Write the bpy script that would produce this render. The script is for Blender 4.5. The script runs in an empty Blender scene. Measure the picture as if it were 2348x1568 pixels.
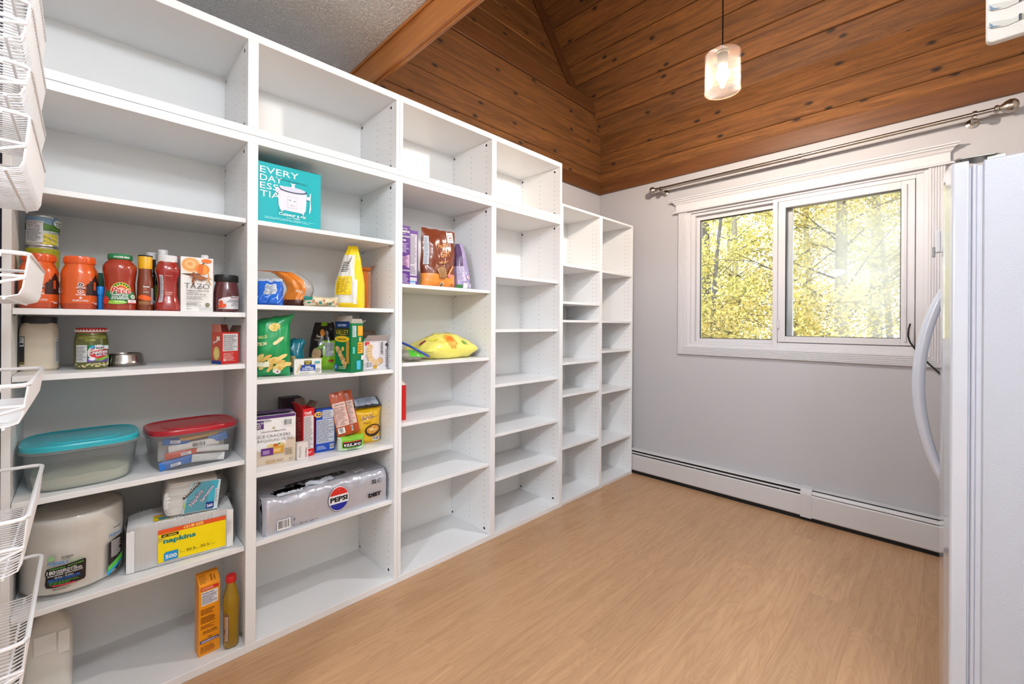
import bpy, bmesh, math, random
from mathutils import Vector, Matrix, noise
PI = math.pi
RND = random.Random(11)
scene = bpy.context.scene
COL = scene.collection

# ------------------------------------------------------------------ camera, world, lights, exposure
FPX = 990.352
YAW, ROLL = 0.7896, 0.0056
CAM = Vector((1.8753, 0.0, 1.2604))
cd = bpy.data.cameras.new('camera')
cd.sensor_fit = 'HORIZONTAL'
cd.sensor_width = 36.0
cd.lens = FPX / 2348 * 36.0
cd.shift_y = (743.084 - 784) / 2348
cd.clip_start = 0.02
cam = bpy.data.objects.new('camera', cd)
COL.objects.link(cam)
_fw = Vector((-math.sin(YAW), math.cos(YAW), 0))
_r = Vector((math.cos(YAW), math.sin(YAW), 0))
_u = Vector((0, 0, 1))
_r2 = _r * math.cos(ROLL) + _u * math.sin(ROLL)
_u2 = -_r * math.sin(ROLL) + _u * math.cos(ROLL)
mw = Matrix((_r2, _u2, -_fw)).transposed().to_4x4()
mw.translation = CAM
cam.matrix_world = mw
scene.camera = cam

scene.view_settings.view_transform = 'Standard'
scene.view_settings.look = 'None'
scene.view_settings.exposure = 0.24
scene.view_settings.gamma = 1.0
scene.view_settings.use_curve_mapping = False

cy = scene.cycles
cy.max_bounces = 8; cy.diffuse_bounces = 4; cy.glossy_bounces = 3; cy.transmission_bounces = 6; cy.transparent_max_bounces = 12
cy.caustics_reflective = False; cy.caustics_refractive = False; cy.sample_clamp_indirect = 8.0

world = bpy.data.worlds.new('overcast_sky')
scene.world = world
world.use_nodes = True
wn = world.node_tree.nodes
wl = world.node_tree.links
wn.clear()
_wo = wn.new('ShaderNodeOutputWorld')
_bg = wn.new('ShaderNodeBackground')
_bg.inputs[0].default_value = (0.93, 0.97, 1.0, 1)
_bg.inputs[1].default_value = 3.0
wl.new(_bg.outputs[0], _wo.inputs[0])

PENDANT_W = 76.0
FILL_W = 13.0
FILL2_W = 12.0
KITCHEN_W = 110.0  # shared by the added kitchen fill and the lamp mirrored in the window

# ------------------------------------------------------------------ materials
def lin(r, g, b):
    f = lambda c: (c / 255) / 12.92 if c / 255 <= 0.04045 else ((c / 255 + 0.055) / 1.055) ** 2.4
    return (f(r), f(g), f(b), 1.0)

MATS = {}
def mat(name, rgb=(200, 200, 200), rough=0.5, metal=0.0, coat=0.0, trans=0.0, ior=1.45, emit=0.0,
        var=0.05, nscale=30.0, bump=0.0, bscale=200.0, stretch=(1, 1, 1), alpha=1.0, sheen=0.0, spec=0.5):
    """procedural principled material: noise varies colour and roughness, optional fine bump"""
    if name in MATS:
        return MATS[name]
    m = bpy.data.materials.new(name)
    m.use_nodes = True
    nt = m.node_tree
    N, L = nt.nodes, nt.links
    p = N['Principled BSDF']
    col = lin(*rgb)
    tc = N.new('ShaderNodeTexCoord')
    mp = N.new('ShaderNodeMapping')
    mp.inputs['Scale'].default_value = stretch
    L.new(tc.outputs['Object'], mp.inputs[0])
    nz = N.new('ShaderNodeTexNoise')
    nz.inputs['Scale'].default_value = nscale
    nz.inputs['Detail'].default_value = 3
    L.new(mp.outputs[0], nz.inputs[0])
    mix = N.new('ShaderNodeMix')
    mix.data_type = 'RGBA'
    mix.inputs[6].default_value = tuple(c * (1 - var) for c in col[:3]) + (1,)
    mix.inputs[7].default_value = tuple(min(1, c * (1 + var)) for c in col[:3]) + (1,)
    L.new(nz.outputs[0], mix.inputs[0])
    L.new(mix.outputs[2], p.inputs['Base Color'])
    p.inputs['Roughness'].default_value = rough
    p.inputs['Metallic'].default_value = metal
    p.inputs['Coat Weight'].default_value = coat
    p.inputs['Coat Roughness'].default_value = 0.08
    p.inputs['Transmission Weight'].default_value = trans
    p.inputs['IOR'].default_value = ior
    p.inputs['Specular IOR Level'].default_value = spec
    p.inputs['Alpha'].default_value = alpha
    if emit:
        p.inputs['Emission Color'].default_value = col
        p.inputs['Emission Strength'].default_value = emit
    if bump:
        n2 = N.new('ShaderNodeTexNoise')
        n2.inputs['Scale'].default_value = bscale
        n2.inputs['Detail'].default_value = 4
        L.new(mp.outputs[0], n2.inputs[0])
        b = N.new('ShaderNodeBump')
        b.inputs['Strength'].default_value = bump
        b.inputs['Distance'].default_value = 0.002
        L.new(n2.outputs[0], b.inputs['Height'])
        L.new(b.outputs[0], p.inputs['Normal'])
    MATS[name] = m
    return m

def film(name, rgb=(235, 240, 242), clear=0.8, rough=0.12, bump=0.0, gloss=0.12, bscale=40.0):
    """thin see-through plastic: mostly transparent, a little diffuse and gloss"""
    if name in MATS:
        return MATS[name]
    m = bpy.data.materials.new(name)
    m.use_nodes = True
    nt = m.node_tree
    N, L = nt.nodes, nt.links
    N.clear()
    o = N.new('ShaderNodeOutputMaterial')
    t = N.new('ShaderNodeBsdfTransparent')
    t.inputs[0].default_value = tuple(0.4 + 0.6 * c for c in lin(*rgb)[:3]) + (1,)
    d = N.new('ShaderNodeBsdfPrincipled')
    d.inputs['Base Color'].default_value = lin(*rgb)
    d.inputs['Roughness'].default_value = rough + 0.2
    tl = N.new('ShaderNodeBsdfTranslucent')
    tl.inputs[0].default_value = lin(*rgb)
    g = N.new('ShaderNodeBsdfGlossy')
    g.inputs['Roughness'].default_value = rough
    a0 = N.new('ShaderNodeMixShader')
    a0.inputs[0].default_value = 0.4
    L.new(d.outputs[0], a0.inputs[1]); L.new(tl.outputs[0], a0.inputs[2])
    a = N.new('ShaderNodeMixShader')
    a.inputs[0].default_value = clear
    L.new(a0.outputs[0], a.inputs[1]); L.new(t.outputs[0], a.inputs[2])
    fr = N.new('ShaderNodeLayerWeight')
    fr.inputs[0].default_value = 0.25
    mm = N.new('ShaderNodeMath'); mm.operation = 'MULTIPLY_ADD'
    mm.inputs[1].default_value = gloss * 3; mm.inputs[2].default_value = gloss * 0.4
    L.new(fr.outputs['Fresnel'], mm.inputs[0])
    b = N.new('ShaderNodeMixShader')
    L.new(mm.outputs[0], b.inputs[0])
    L.new(a.outputs[0], b.inputs[1]); L.new(g.outputs[0], b.inputs[2])
    L.new(b.outputs[0], o.inputs[0])
    tc = N.new('ShaderNodeTexCoord')
    nz = N.new('ShaderNodeTexNoise'); nz.inputs['Scale'].default_value = bscale
    L.new(tc.outputs['Object'], nz.inputs[0])
    bp = N.new('ShaderNodeBump'); bp.inputs['Strength'].default_value = bump; bp.inputs['Distance'].default_value = 0.01
    L.new(nz.outputs[0], bp.inputs['Height'])
    for s in (d, g):
        L.new(bp.outputs[0], s.inputs['Normal'])
    MATS[name] = m
    return m

def ink(r, g, b, rough=0.4):
    """printing ink of one colour"""
    return mat('ink_%d_%d_%d' % (r, g, b), (r, g, b), rough, var=0.02, nscale=60)

# ------------------------------------------------------------------ mesh helpers
class M:
    def __init__(s):
        s.v = []; s.f = []; s.m = []
    def add(s, vs, fs, mi=0):
        o = len(s.v)
        s.v += [tuple(x) for x in vs]
        for f in fs:
            s.f.append([i + o for i in f]); s.m.append(mi)
        return s
    def box(s, x0, x1, y0, y1, z0, z1, mi=0):
        return s.add([(x0, y0, z0), (x1, y0, z0), (x1, y1, z0), (x0, y1, z0), (x0, y0, z1), (x1, y0, z1), (x1, y1, z1), (x0, y1, z1)],
                     [(3, 2, 1, 0), (4, 5, 6, 7), (0, 1, 5, 4), (1, 2, 6, 5), (2, 3, 7, 6), (3, 0, 4, 7)], mi)
    def prism(s, pts, a, b, axis='y', mi=0):
        """2D outline extruded along an axis; pts are the other two coordinates in order"""
        def P(p, t):
            return {'x': (t, p[0], p[1]), 'y': (p[0], t, p[1]), 'z': (p[0], p[1], t)}[axis]
        n = len(pts)
        vs = [P(p, a) for p in pts] + [P(p, b) for p in pts]
        fs = [[i, (i + 1) % n, n + (i + 1) % n, n + i] for i in range(n)]
        fs += [list(range(n))[::-1], list(range(n, 2 * n))]
        return s.add(vs, fs, mi)
    def tube(s, path, r, n=8, mi=0, caps=True, closed=False):
        P = [Vector(p) for p in path]
        rr = r if isinstance(r, (list, tuple)) else [r] * len(P)
        k = len(P)
        o = len(s.v)
        up = None
        for i, p in enumerate(P):
            a = P[(i - 1) % k] if (i > 0 or closed) else P[i]
            b = P[(i + 1) % k] if (i < k - 1 or closed) else P[i]
            t = (b - a).normalized()
            if up is None:
                up = Vector((0, 0, 1)) if abs(t.z) < 0.9 else Vector((1, 0, 0))
            sd = t.cross(up)
            if sd.length < 1e-6:
                sd = t.orthogonal()
            sd.normalize(); up = sd.cross(t).normalized()
            for j in range(n):
                q = 2 * PI * j / n
                s.v.append(tuple(p + (sd * math.cos(q) + up * math.sin(q)) * rr[i]))
        for i in range(k if closed else k - 1):
            i2 = (i + 1) % k
            for j in range(n):
                s.f.append([o + i * n + j, o + i * n + (j + 1) % n, o + i2 * n + (j + 1) % n, o + i2 * n + j]); s.m.append(mi)
        if caps and not closed:
            s.f.append([o + j for j in range(n)][::-1]); s.m.append(mi)
            s.f.append([o + (k - 1) * n + j for j in range(n)]); s.m.append(mi)
        return s
    def lathe(s, prof, n=28, c=(0, 0, 0), sq=2.0, sx=1.0, sy=1.0, mi=0, cap0=True, cap1=True):
        """profile of (radius, z); sq > 2 makes the cross-section squarish"""
        o = len(s.v)
        for r, z in prof:
            for j in range(n):
                q = 2 * PI * j / n
                cx, sy_ = math.cos(q), math.sin(q)
                k = (abs(cx) ** sq + abs(sy_) ** sq) ** (-1 / sq)
                s.v.append((c[0] + r * k * cx * sx, c[1] + r * k * sy_ * sy, c[2] + z))
        for i in range(len(prof) - 1):
            for j in range(n):
                s.f.append([o + i * n + j, o + i * n + (j + 1) % n, o + (i + 1) * n + (j + 1) % n, o + (i + 1) * n + j]); s.m.append(mi)
        if cap0:
            s.f.append([o + j for j in range(n)][::-1]); s.m.append(mi)
        if cap1:
            s.f.append([o + (len(prof) - 1) * n + j for j in range(n)]); s.m.append(mi)
        return s
    def grid(s, fn, nu, nv, mi=0, flip=False, skip=None):
        o = len(s.v)
        for i in range(nv + 1):
            for j in range(nu + 1):
                s.v.append(tuple(fn(j / nu, i / nv)))
        for i in range(nv):
            for j in range(nu):
                if skip and skip((j + .5) / nu, (i + .5) / nv):
                    continue
                q = [o + i * (nu + 1) + j, o + i * (nu + 1) + j + 1, o + (i + 1) * (nu + 1) + j + 1, o + (i + 1) * (nu + 1) + j]
                s.f.append(q[::-1] if flip else q); s.m.append(mi)
        return s
    def xf(s, mtx):
        s.v = [tuple(mtx @ Vector(p)) for p in s.v]
        return s

def obj(name, m, mats, parent=None, bev=0.0, seg=1, smooth=False, loc=None, rot=None, auto=0.7, weld=False):
    me = bpy.data.meshes.new(name)
    me.from_pydata(m.v, [], m.f)
    ml = mats if isinstance(mats, (list, tuple)) else [mats]
    for x in ml:
        me.materials.append(x)
    if len(ml) > 1:
        me.polygons.foreach_set('material_index', m.m)
    if bev or weld:
        bm = bmesh.new(); bm.from_mesh(me)
        if weld:
            bmesh.ops.remove_doubles(bm, verts=bm.verts[:], dist=1e-5)
        if bev:
            ed = [e for e in bm.edges if len(e.link_faces) == 2 and e.calc_face_angle(0) > 0.6]
            bmesh.ops.bevel(bm, geom=ed, offset=bev, segments=seg, profile=0.6, affect='EDGES', clamp_overlap=True)
        bm.to_mesh(me); bm.free()
    if smooth:
        me.polygons.foreach_set('use_smooth', [True] * len(me.polygons))
        if auto:
            try:
                me.set_sharp_from_angle(angle=auto)
            except Exception:
                pass
    me.update()
    o = bpy.data.objects.new(name, me)
    COL.objects.link(o)
    if parent is not None:
        o.parent = parent
    if loc is not None:
        o.location = loc
    if rot is not None:
        o.rotation_euler = rot
    return o

def tag(o, label=None, cat=None, group=None, kind=None):
    if label: o['label'] = label
    if cat: o['category'] = cat
    if group: o['group'] = group
    if kind: o['kind'] = kind
    return o

def thing(name, label, cat, loc=(0, 0, 0), rz=0.0, group=None, rot=None):
    o = bpy.data.objects.new(name, None)
    o.empty_display_size = 0.05
    COL.objects.link(o)
    o.location = loc
    o.rotation_euler = rot if rot is not None else (0, 0, rz)
    return tag(o, label, cat, group)

def struct(name, m, mats, parent=None, **k):
    o = obj(name, m, mats, parent, **k)
    if parent is None:
        o['kind'] = 'structure'
    return o

def sroot(name):
    o = bpy.data.objects.new(name, None)
    COL.objects.link(o)
    o['kind'] = 'structure'
    return o

# ------------------------------------------------------------------ printing (lettering and flat print laid on a surface)
_TX = {}
def text_mesh(s, bold):
    k = (s, bold)
    if k not in _TX:
        cu = bpy.data.curves.new('t', 'FONT')
        cu.body = s; cu.size = 1.0; cu.resolution_u = 2; cu.offset = bold
        ob = bpy.data.objects.new('t', cu)
        COL.objects.link(ob)
        me = bpy.data.meshes.new_from_object(ob)
        vs = [(v.co.x, v.co.y) for v in me.vertices]
        fs = [list(p.vertices) for p in me.polygons]
        bpy.data.objects.remove(ob); bpy.data.curves.remove(cu); bpy.data.meshes.remove(me)
        if vs:
            x0 = min(v[0] for v in vs); x1 = max(v[0] for v in vs)
            y0 = min(v[1] for v in vs); y1 = max(v[1] for v in vs)
        else:
            x0, x1, y0, y1 = 0, 1, 0, 1
        _TX[k] = (vs, fs, x0, x1, y0, y1)
    return _TX[k]

class Print:
    def __init__(s, step=9.0):
        s.it = []; s.mats = []; s.step = step; s.L = 0; s.rn = random.Random(5)
    def mi(s, c):
        m = ink(*c) if isinstance(c, tuple) else c
        if m not in s.mats: s.mats.append(m)
        return s.mats.index(m)
    def rect(s, x, y, w, h, c):
        s.L += 1
        nx = max(1, int(math.ceil(w / s.step))); ny = max(1, int(math.ceil(h / s.step)))
        vs = [(x + w * i / nx, y + h * j / ny) for j in range(ny + 1) for i in range(nx + 1)]
        fs = [[j * (nx + 1) + i, j * (nx + 1) + i + 1, (j + 1) * (nx + 1) + i + 1, (j + 1) * (nx + 1) + i] for j in range(ny) for i in range(nx)]
        s.it.append((vs, fs, s.mi(c), s.L)); return s
    def poly(s, pts, c):
        s.L += 1
        cx = sum(p[0] for p in pts) / len(pts); cy = sum(p[1] for p in pts) / len(pts)
        n = len(pts)
        tr = [((cx, cy), pts[i], pts[(i + 1) % n]) for i in range(n)]
        lim = s.step * 1.2
        out = []
        while tr:
            a, b, d = tr.pop()
            e = [(math.dist(a, b), 0), (math.dist(b, d), 1), (math.dist(d, a), 2)]
            L, k = max(e)
            if L > lim:
                if k == 1: a, b, d = b, d, a
                elif k == 2: a, b, d = d, a, b
                m_ = ((a[0] + b[0]) / 2, (a[1] + b[1]) / 2)
                tr += [(a, m_, d), (m_, b, d)]
            else: out.append((a, b, d))
        vs = [q for t in out for q in t]
        s.it.append((vs, [[3 * i, 3 * i + 1, 3 * i + 2] for i in range(len(out))], s.mi(c), s.L)); return s
    def ell(s, cx, cy, rx, ry, c, n=22, a0=0.0, a1=2 * PI, rot=0.0):
        pts = []
        for i in range(n + (0 if a1 - a0 >= 6.28 else 1)):
            a = a0 + (a1 - a0) * i / n
            x, y = rx * math.cos(a), ry * math.sin(a)
            pts.append((cx + x * math.cos(rot) - y * math.sin(rot), cy + x * math.sin(rot) + y * math.cos(rot)))
        return s.poly(pts, c)
    def star(s, cx, cy, r0, r1, n, c, a0=0.0, a1=2 * PI):
        pts = []
        for i in range(2 * n):
            a = a0 + (a1 - a0) * i / (2 * n - (0 if a1 - a0 >= 6.28 else 1)); r = r1 if i % 2 else r0
            pts.append((cx + r * math.cos(a), cy + r * math.sin(a)))
        return s.poly(pts, c)
    def band(s, cx, cy, r0, r1, a0, a1, c, n=14):
        s.L += 1
        vs = []
        for i in range(n + 1):
            a = a0 + (a1 - a0) * i / n
            vs += [(cx + r0 * math.cos(a), cy + r0 * math.sin(a)), (cx + r1 * math.cos(a), cy + r1 * math.sin(a))]
        s.it.append((vs, [[2 * i, 2 * i + 1, 2 * i + 3, 2 * i + 2] for i in range(n)], s.mi(c), s.L)); return s
    def text(s, t, x, y, h, c, bold=0.02, w=None, al='l', rot=0.0, shear=0.0):
        """cap-height h in metres; w squeezes to a width; al l/c/r"""
        s.L += 1
        vs, fs, x0, x1, y0, y1 = text_mesh(t, bold)
        k = h / 0.72
        kx = k if w is None else w / max(1e-6, (x1 - x0))
        W = (x1 - x0) * kx
        ox = {'l': 0, 'c': -W / 2, 'r': -W}[al]
        out = []
        for a, b in vs:
            px = (a - x0) * kx + ox + shear * b * k; py = b * k
            out.append((x + px * math.cos(rot) - py * math.sin(rot), y + px * math.sin(rot) + py * math.cos(rot)))
        s.it.append((out, fs, s.mi(c), s.L)); return s
    def lines(s, x, y, w, h, n, c, fill=0.45, jag=0.35):
        """rows of print too small to read"""
        s.L += 1
        vs = []; fs = []
        for i in range(n):
            yy = y + h * (i + .5) / n; t = h / n * fill
            xx = x; end = x + w * (1 - jag * s.rn.random())
            while xx < end - 1e-4:
                ww = min(end - xx, w * (0.08 + 0.16 * s.rn.random()))
                o = len(vs)
                vs += [(xx, yy - t / 2), (xx + ww, yy - t / 2), (xx + ww, yy + t / 2), (xx, yy + t / 2)]
                fs.append([o, o + 1, o + 2, o + 3]); xx += ww + w * 0.025
        s.it.append((vs, fs, s.mi(c), s.L)); return s
    def bars(s, x, y, w, h, c=(20, 20, 22)):
        s.rect(x, y, w, h, (240, 240, 240))
        s.L += 1
        vs = []; fs = []; xx = x + w * .08
        while xx < x + w * .9:
            ww = w * s.rn.choice([.02, .03, .05]); o = len(vs)
            vs += [(xx, y + h * .15), (xx + ww, y + h * .15), (xx + ww, y + h * .92), (xx, y + h * .92)]
            fs.append([o, o + 1, o + 2, o + 3]); xx += ww + w * s.rn.choice([.02, .03, .04])
        s.it.append((vs, fs, s.mi(c), s.L)); return s
    def build(s, fmap, name='label', parent=None, lift=0.00025, base=0.0005):
        bb = []
        for it in s.it:
            us = [q[0] for q in it[0]]; ws = [q[1] for q in it[0]]
            bb.append((min(us), max(us), min(ws), max(ws)) if us else (0, 0, 0, 0))
        grp = list(range(len(bb)))
        def root(i):
            while grp[i] != i: i = grp[i]
            return i
        g = .012
        for i in range(len(bb)):
            for j in range(i):
                a, b = bb[i], bb[j]
                if a[0] < b[1] + g and b[0] < a[1] + g and a[2] < b[3] + g and b[2] < a[3] + g:
                    grp[root(i)] = root(j)
        o = None
        for k in sorted({root(i) for i in range(len(bb))}):
            m = M(); used = []
            for i, (vs, fs, mi, L) in enumerate(s.it):
                if root(i) == k and vs:
                    if mi not in used: used.append(mi)
                    m.add([fmap(u, v, base + L * lift) for u, v in vs], fs, used.index(mi))
            if m.v: o = obj(name, m, [s.mats[q] for q in used], parent)
        return o

def plane_map(o, U, V):
    o, U, V = Vector(o), Vector(U).normalized(), Vector(V).normalized()
    Nn = U.cross(V)
    return lambda u, v, h: o + U * u + V * v + Nn * h

def lathe_map(prof, a0=0.0, sq=2.0, sx=1.0, sy=1.0):
    """u = arc length around from angle a0, v = height"""
    def rad(z):
        for (r0, z0), (r1, z1) in zip(prof, prof[1:]):
            if z0 <= z <= z1 and z1 > z0:
                return r0 + (r1 - r0) * (z - z0) / (z1 - z0)
        return prof[-1][0]
    R0 = max(p[0] for p in prof)
    def f(u, v, h):
        q = a0 + u / R0
        k = (abs(math.cos(q)) ** sq + abs(math.sin(q)) ** sq) ** (-1 / sq)
        r = rad(v) + h
        return Vector((r * k * math.cos(q) * sx, r * k * math.sin(q) * sy, v))
    return f

# common materials
WHITE = mat('white_melamine', (235, 235, 235), 0.32, var=0.012, nscale=4, bump=0.02, bscale=400)
WBACK = mat('white_backboard', (240, 240, 238), 0.45, var=0.012, nscale=3)
HOLE = mat('dark_peg_hole', (40, 38, 36), 0.8)
CHROME = mat('fitting_metal', (120, 120, 118), 0.35, metal=0.9)
VINYL = mat('white_vinyl_wire', (240, 241, 244), 0.3, var=0.02)
BLACK = mat('black_plastic', (28, 28, 30), 0.4)
# ------------------------------------------------------------------ room materials
def wood_mat(name, dark, light, knot, rough=0.5, scale=1.0, knots=True, vr=(.82, 1.16)):
    m = bpy.data.materials.new(name); m.use_nodes = True
    N, L = m.node_tree.nodes, m.node_tree.links
    p = N['Principled BSDF']
    tc = N.new('ShaderNodeTexCoord'); oi = N.new('ShaderNodeObjectInfo')
    off = N.new('ShaderNodeVectorMath'); off.operation = 'MULTIPLY_ADD'
    L.new(oi.outputs['Random'], off.inputs[0]); off.inputs[1].default_value = (37, 11, 5)
    L.new(tc.outputs['Object'], off.inputs[2])
    mp = N.new('ShaderNodeMapping'); mp.inputs['Scale'].default_value = (1.2 * scale, 16 * scale, 16 * scale)
    L.new(off.outputs[0], mp.inputs[0])
    n1 = N.new('ShaderNodeTexNoise'); n1.inputs['Scale'].default_value = 1.6; n1.inputs['Detail'].default_value = 6; n1.inputs['Distortion'].default_value = 1.4
    L.new(mp.outputs[0], n1.inputs[0])
    mp2 = N.new('ShaderNodeMapping'); mp2.inputs['Scale'].default_value = (6, 260, 260)
    L.new(off.outputs[0], mp2.inputs[0])
    n2 = N.new('ShaderNodeTexNoise'); n2.inputs['Scale'].default_value = 1.0; n2.inputs['Detail'].default_value = 2
    L.new(mp2.outputs[0], n2.inputs[0])
    ramp = N.new('ShaderNodeValToRGB')
    ramp.color_ramp.elements[0].position = 0.25; ramp.color_ramp.elements[0].color = lin(*dark)
    ramp.color_ramp.elements[1].position = 0.75; ramp.color_ramp.elements[1].color = lin(*light)
    mx = N.new('ShaderNodeMath'); mx.operation = 'MULTIPLY_ADD'; mx.inputs[1].default_value = 0.25
    L.new(n2.outputs[0], mx.inputs[0])
    sb = N.new('ShaderNodeMath'); sb.operation = 'SUBTRACT'; sb.inputs[1].default_value = 0.125
    L.new(n1.outputs[0], sb.inputs[0]); L.new(sb.outputs[0], mx.inputs[2])
    L.new(mx.outputs[0], ramp.inputs[0])
    hv = N.new('ShaderNodeHueSaturation')
    mr = N.new('ShaderNodeMapRange'); mr.inputs[3].default_value = vr[0]; mr.inputs[4].default_value = vr[1]
    L.new(oi.outputs['Random'], mr.inputs[0]); L.new(mr.outputs[0], hv.inputs['Value'])
    L.new(ramp.outputs[0], hv.inputs['Color'])
    out = hv.outputs[0]
    if knots:
        mk = N.new('ShaderNodeMapping'); mk.inputs['Scale'].default_value = (2.6, 5.2, 1)
        L.new(off.outputs[0], mk.inputs[0])
        vo = N.new('ShaderNodeTexVoronoi'); vo.voronoi_dimensions = '2D'; vo.inputs['Scale'].default_value = 1.0; vo.inputs['Randomness'].default_value = 1.0
        L.new(mk.outputs[0], vo.inputs[0])
        nd = N.new('ShaderNodeTexNoise'); nd.inputs['Scale'].default_value = 45
        L.new(off.outputs[0], nd.inputs[0])
        ad = N.new('ShaderNodeMath'); ad.operation = 'MULTIPLY_ADD'; ad.inputs[1].default_value = 0.05
        L.new(nd.outputs[0], ad.inputs[0]); L.new(vo.outputs['Distance'], ad.inputs[2])
        kr = N.new('ShaderNodeValToRGB')
        kr.color_ramp.elements[0].position = 0.055; kr.color_ramp.elements[0].color = (1, 1, 1, 1)
        kr.color_ramp.elements[1].position = 0.11; kr.color_ramp.elements[1].color = (0, 0, 0, 1)
        L.new(ad.outputs[0], kr.inputs[0])
        km = N.new('ShaderNodeMix'); km.data_type = 'RGBA'
        L.new(kr.outputs[0], km.inputs[0]); L.new(out, km.inputs[6]); km.inputs[7].default_value = lin(*knot)
        out = km.outputs[2]
    L.new(out, p.inputs['Base Color'])
    p.inputs['Roughness'].default_value = rough
    b = N.new('ShaderNodeBump'); b.inputs['Strength'].default_value = 0.12; b.inputs['Distance'].default_value = 0.002
    L.new(n2.outputs[0], b.inputs['Height']); L.new(b.outputs[0], p.inputs['Normal'])
    return m

CEDAR = wood_mat('knotty_cedar_plank', (84, 50, 17), (138, 88, 38), (38, 20, 8), 0.72)
CEDAR_TRIM = wood_mat('cedar_trim_board', (84, 50, 24), (110, 68, 36), (60, 32, 16), 0.45, knots=False)
FIR = wood_mat('varnished_fir_board', (146, 86, 34), (180, 116, 58), (90, 50, 20), 0.3, knots=False)
OAK = wood_mat('oak_vinyl_plank', (180, 138, 100), (200, 158, 118), (120, 80, 50), 0.36, scale=1.1, knots=False, vr=(.95, 1.05))

# extra growth-ring pattern for the oak floor
def add_rings(m, amt):
    N, L = m.node_tree.nodes, m.node_tree.links
    p = N['Principled BSDF']
    src = p.inputs['Base Color'].links[0].from_socket
    tc = N.new('ShaderNodeTexCoord'); oi = N.new('ShaderNodeObjectInfo')
    off = N.new('ShaderNodeVectorMath'); off.operation = 'MULTIPLY_ADD'
    L.new(oi.outputs['Random'], off.inputs[0]); off.inputs[1].default_value = (23, 7, 3); L.new(tc.outputs['Object'], off.inputs[2])
    mp = N.new('ShaderNodeMapping'); mp.inputs['Scale'].default_value = (1.1, 7, 1)
    L.new(off.outputs[0], mp.inputs[0])
    n = N.new('ShaderNodeTexNoise'); n.inputs['Scale'].default_value = 1.3; n.inputs['Detail'].default_value = 2; n.inputs['Distortion'].default_value = 0.6
    L.new(mp.outputs[0], n.inputs[0])
    mu = N.new('ShaderNodeMath'); mu.operation = 'MULTIPLY'; mu.inputs[1].default_value = 34
    L.new(n.outputs[0], mu.inputs[0])
    pp = N.new('ShaderNodeMath'); pp.operation = 'PINGPONG'; pp.inputs[1].default_value = 1.0
    L.new(mu.outputs[0], pp.inputs[0])
    pw = N.new('ShaderNodeMath'); pw.operation = 'POWER'; pw.inputs[1].default_value = 3.0
    L.new(pp.outputs[0], pw.inputs[0])
    ml = N.new('ShaderNodeMath'); ml.operation = 'MULTIPLY'; ml.inputs[1].default_value = amt
    L.new(pw.outputs[0], ml.inputs[0])
    mx = N.new('ShaderNodeMix'); mx.data_type = 'RGBA'; mx.blend_type = 'MULTIPLY'
    L.new(ml.outputs[0], mx.inputs[0]); L.new(src, mx.inputs[6]); mx.inputs[7].default_value = (0.55, 0.45, 0.36, 1)
    L.new(mx.outputs[2], p.inputs['Base Color'])
add_rings(OAK, 0.22)
add_rings(CEDAR, 0.35)

PAINT = mat('greige_wall_paint', (184, 182, 184), 0.6, var=0.015, nscale=2, bump=0.05, bscale=350)
TRIMW = mat('white_trim_paint', (208, 206, 208), 0.35, var=0.01, nscale=5)
VINYLF = mat('white_window_vinyl', (208, 206, 208), 0.3, var=0.01, nscale=5)
ENAMEL = mat('heater_enamel', (203, 199, 198), 0.35, var=0.015, nscale=6)
KITCH = mat('kitchen_wall_paint', (228, 226, 222), 0.7, var=0.02, nscale=2)
NAVY = mat('dark_gap_sheet', (38, 34, 58), 0.6, var=0.05)

STIP = mat('stipple_ceiling', (240, 239, 236), 0.85, var=0.03, nscale=60)
_n, _l = STIP.node_tree.nodes, STIP.node_tree.links
_p = _n['Principled BSDF']
_tc = _n.new('ShaderNodeTexCoord')
_v = _n.new('ShaderNodeTexNoise'); _v.inputs['Scale'].default_value = 85; _v.inputs['Detail'].default_value = 3; _v.inputs['Distortion'].default_value = 0.8
_l.new(_tc.outputs['Object'], _v.inputs[0])
_r = _n.new('ShaderNodeValToRGB'); _r.color_ramp.elements[0].position = 0.42; _r.color_ramp.elements[1].position = 0.62
_l.new(_v.outputs[0], _r.inputs[0])
_b = _n.new('ShaderNodeBump'); _b.inputs['Strength'].default_value = 1.0; _b.inputs['Distance'].default_value = 0.006
_l.new(_r.outputs[0], _b.inputs['Height']); _l.new(_b.outputs[0], _p.inputs['Normal'])

XW, W, XR = -0.395, 3.382, 2.75          # left wall, window wall, right wall

# ------------------------------------------------------------------ floor of separate planks
floor = struct('floor', M().box(-2.2, 4.2, -6.2, W + .1, -0.06, -0.0045), OAK)
rows = [0.06 + 0.1925 * k for k in range(-3, 14)]
for k, x in enumerate(rows):
    r = random.Random(100 + k)
    st = {5: [-.65, .97, 2.59], 7: [-.095, 1.425, 2.945], 8: [-.55, .97, 2.49]}.get(k)
    if st is None:
        o = -1.9 + r.random() * 1.4
        st = [o + 1.52 * i for i in range(5)]
    st = [-1.2] + [y for y in st if -1.1 < y < W - .05] + [W - .01]
    for a, b in zip(st, st[1:]):
        L = b - a
        m = M().box(0, L, 0, 0.1925, -0.0045, 0)
        obj('plank', m, OAK, floor, bev=0.0007, loc=(x + 0.1925, a, 0), rot=(0, 0, PI / 2))

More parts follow.
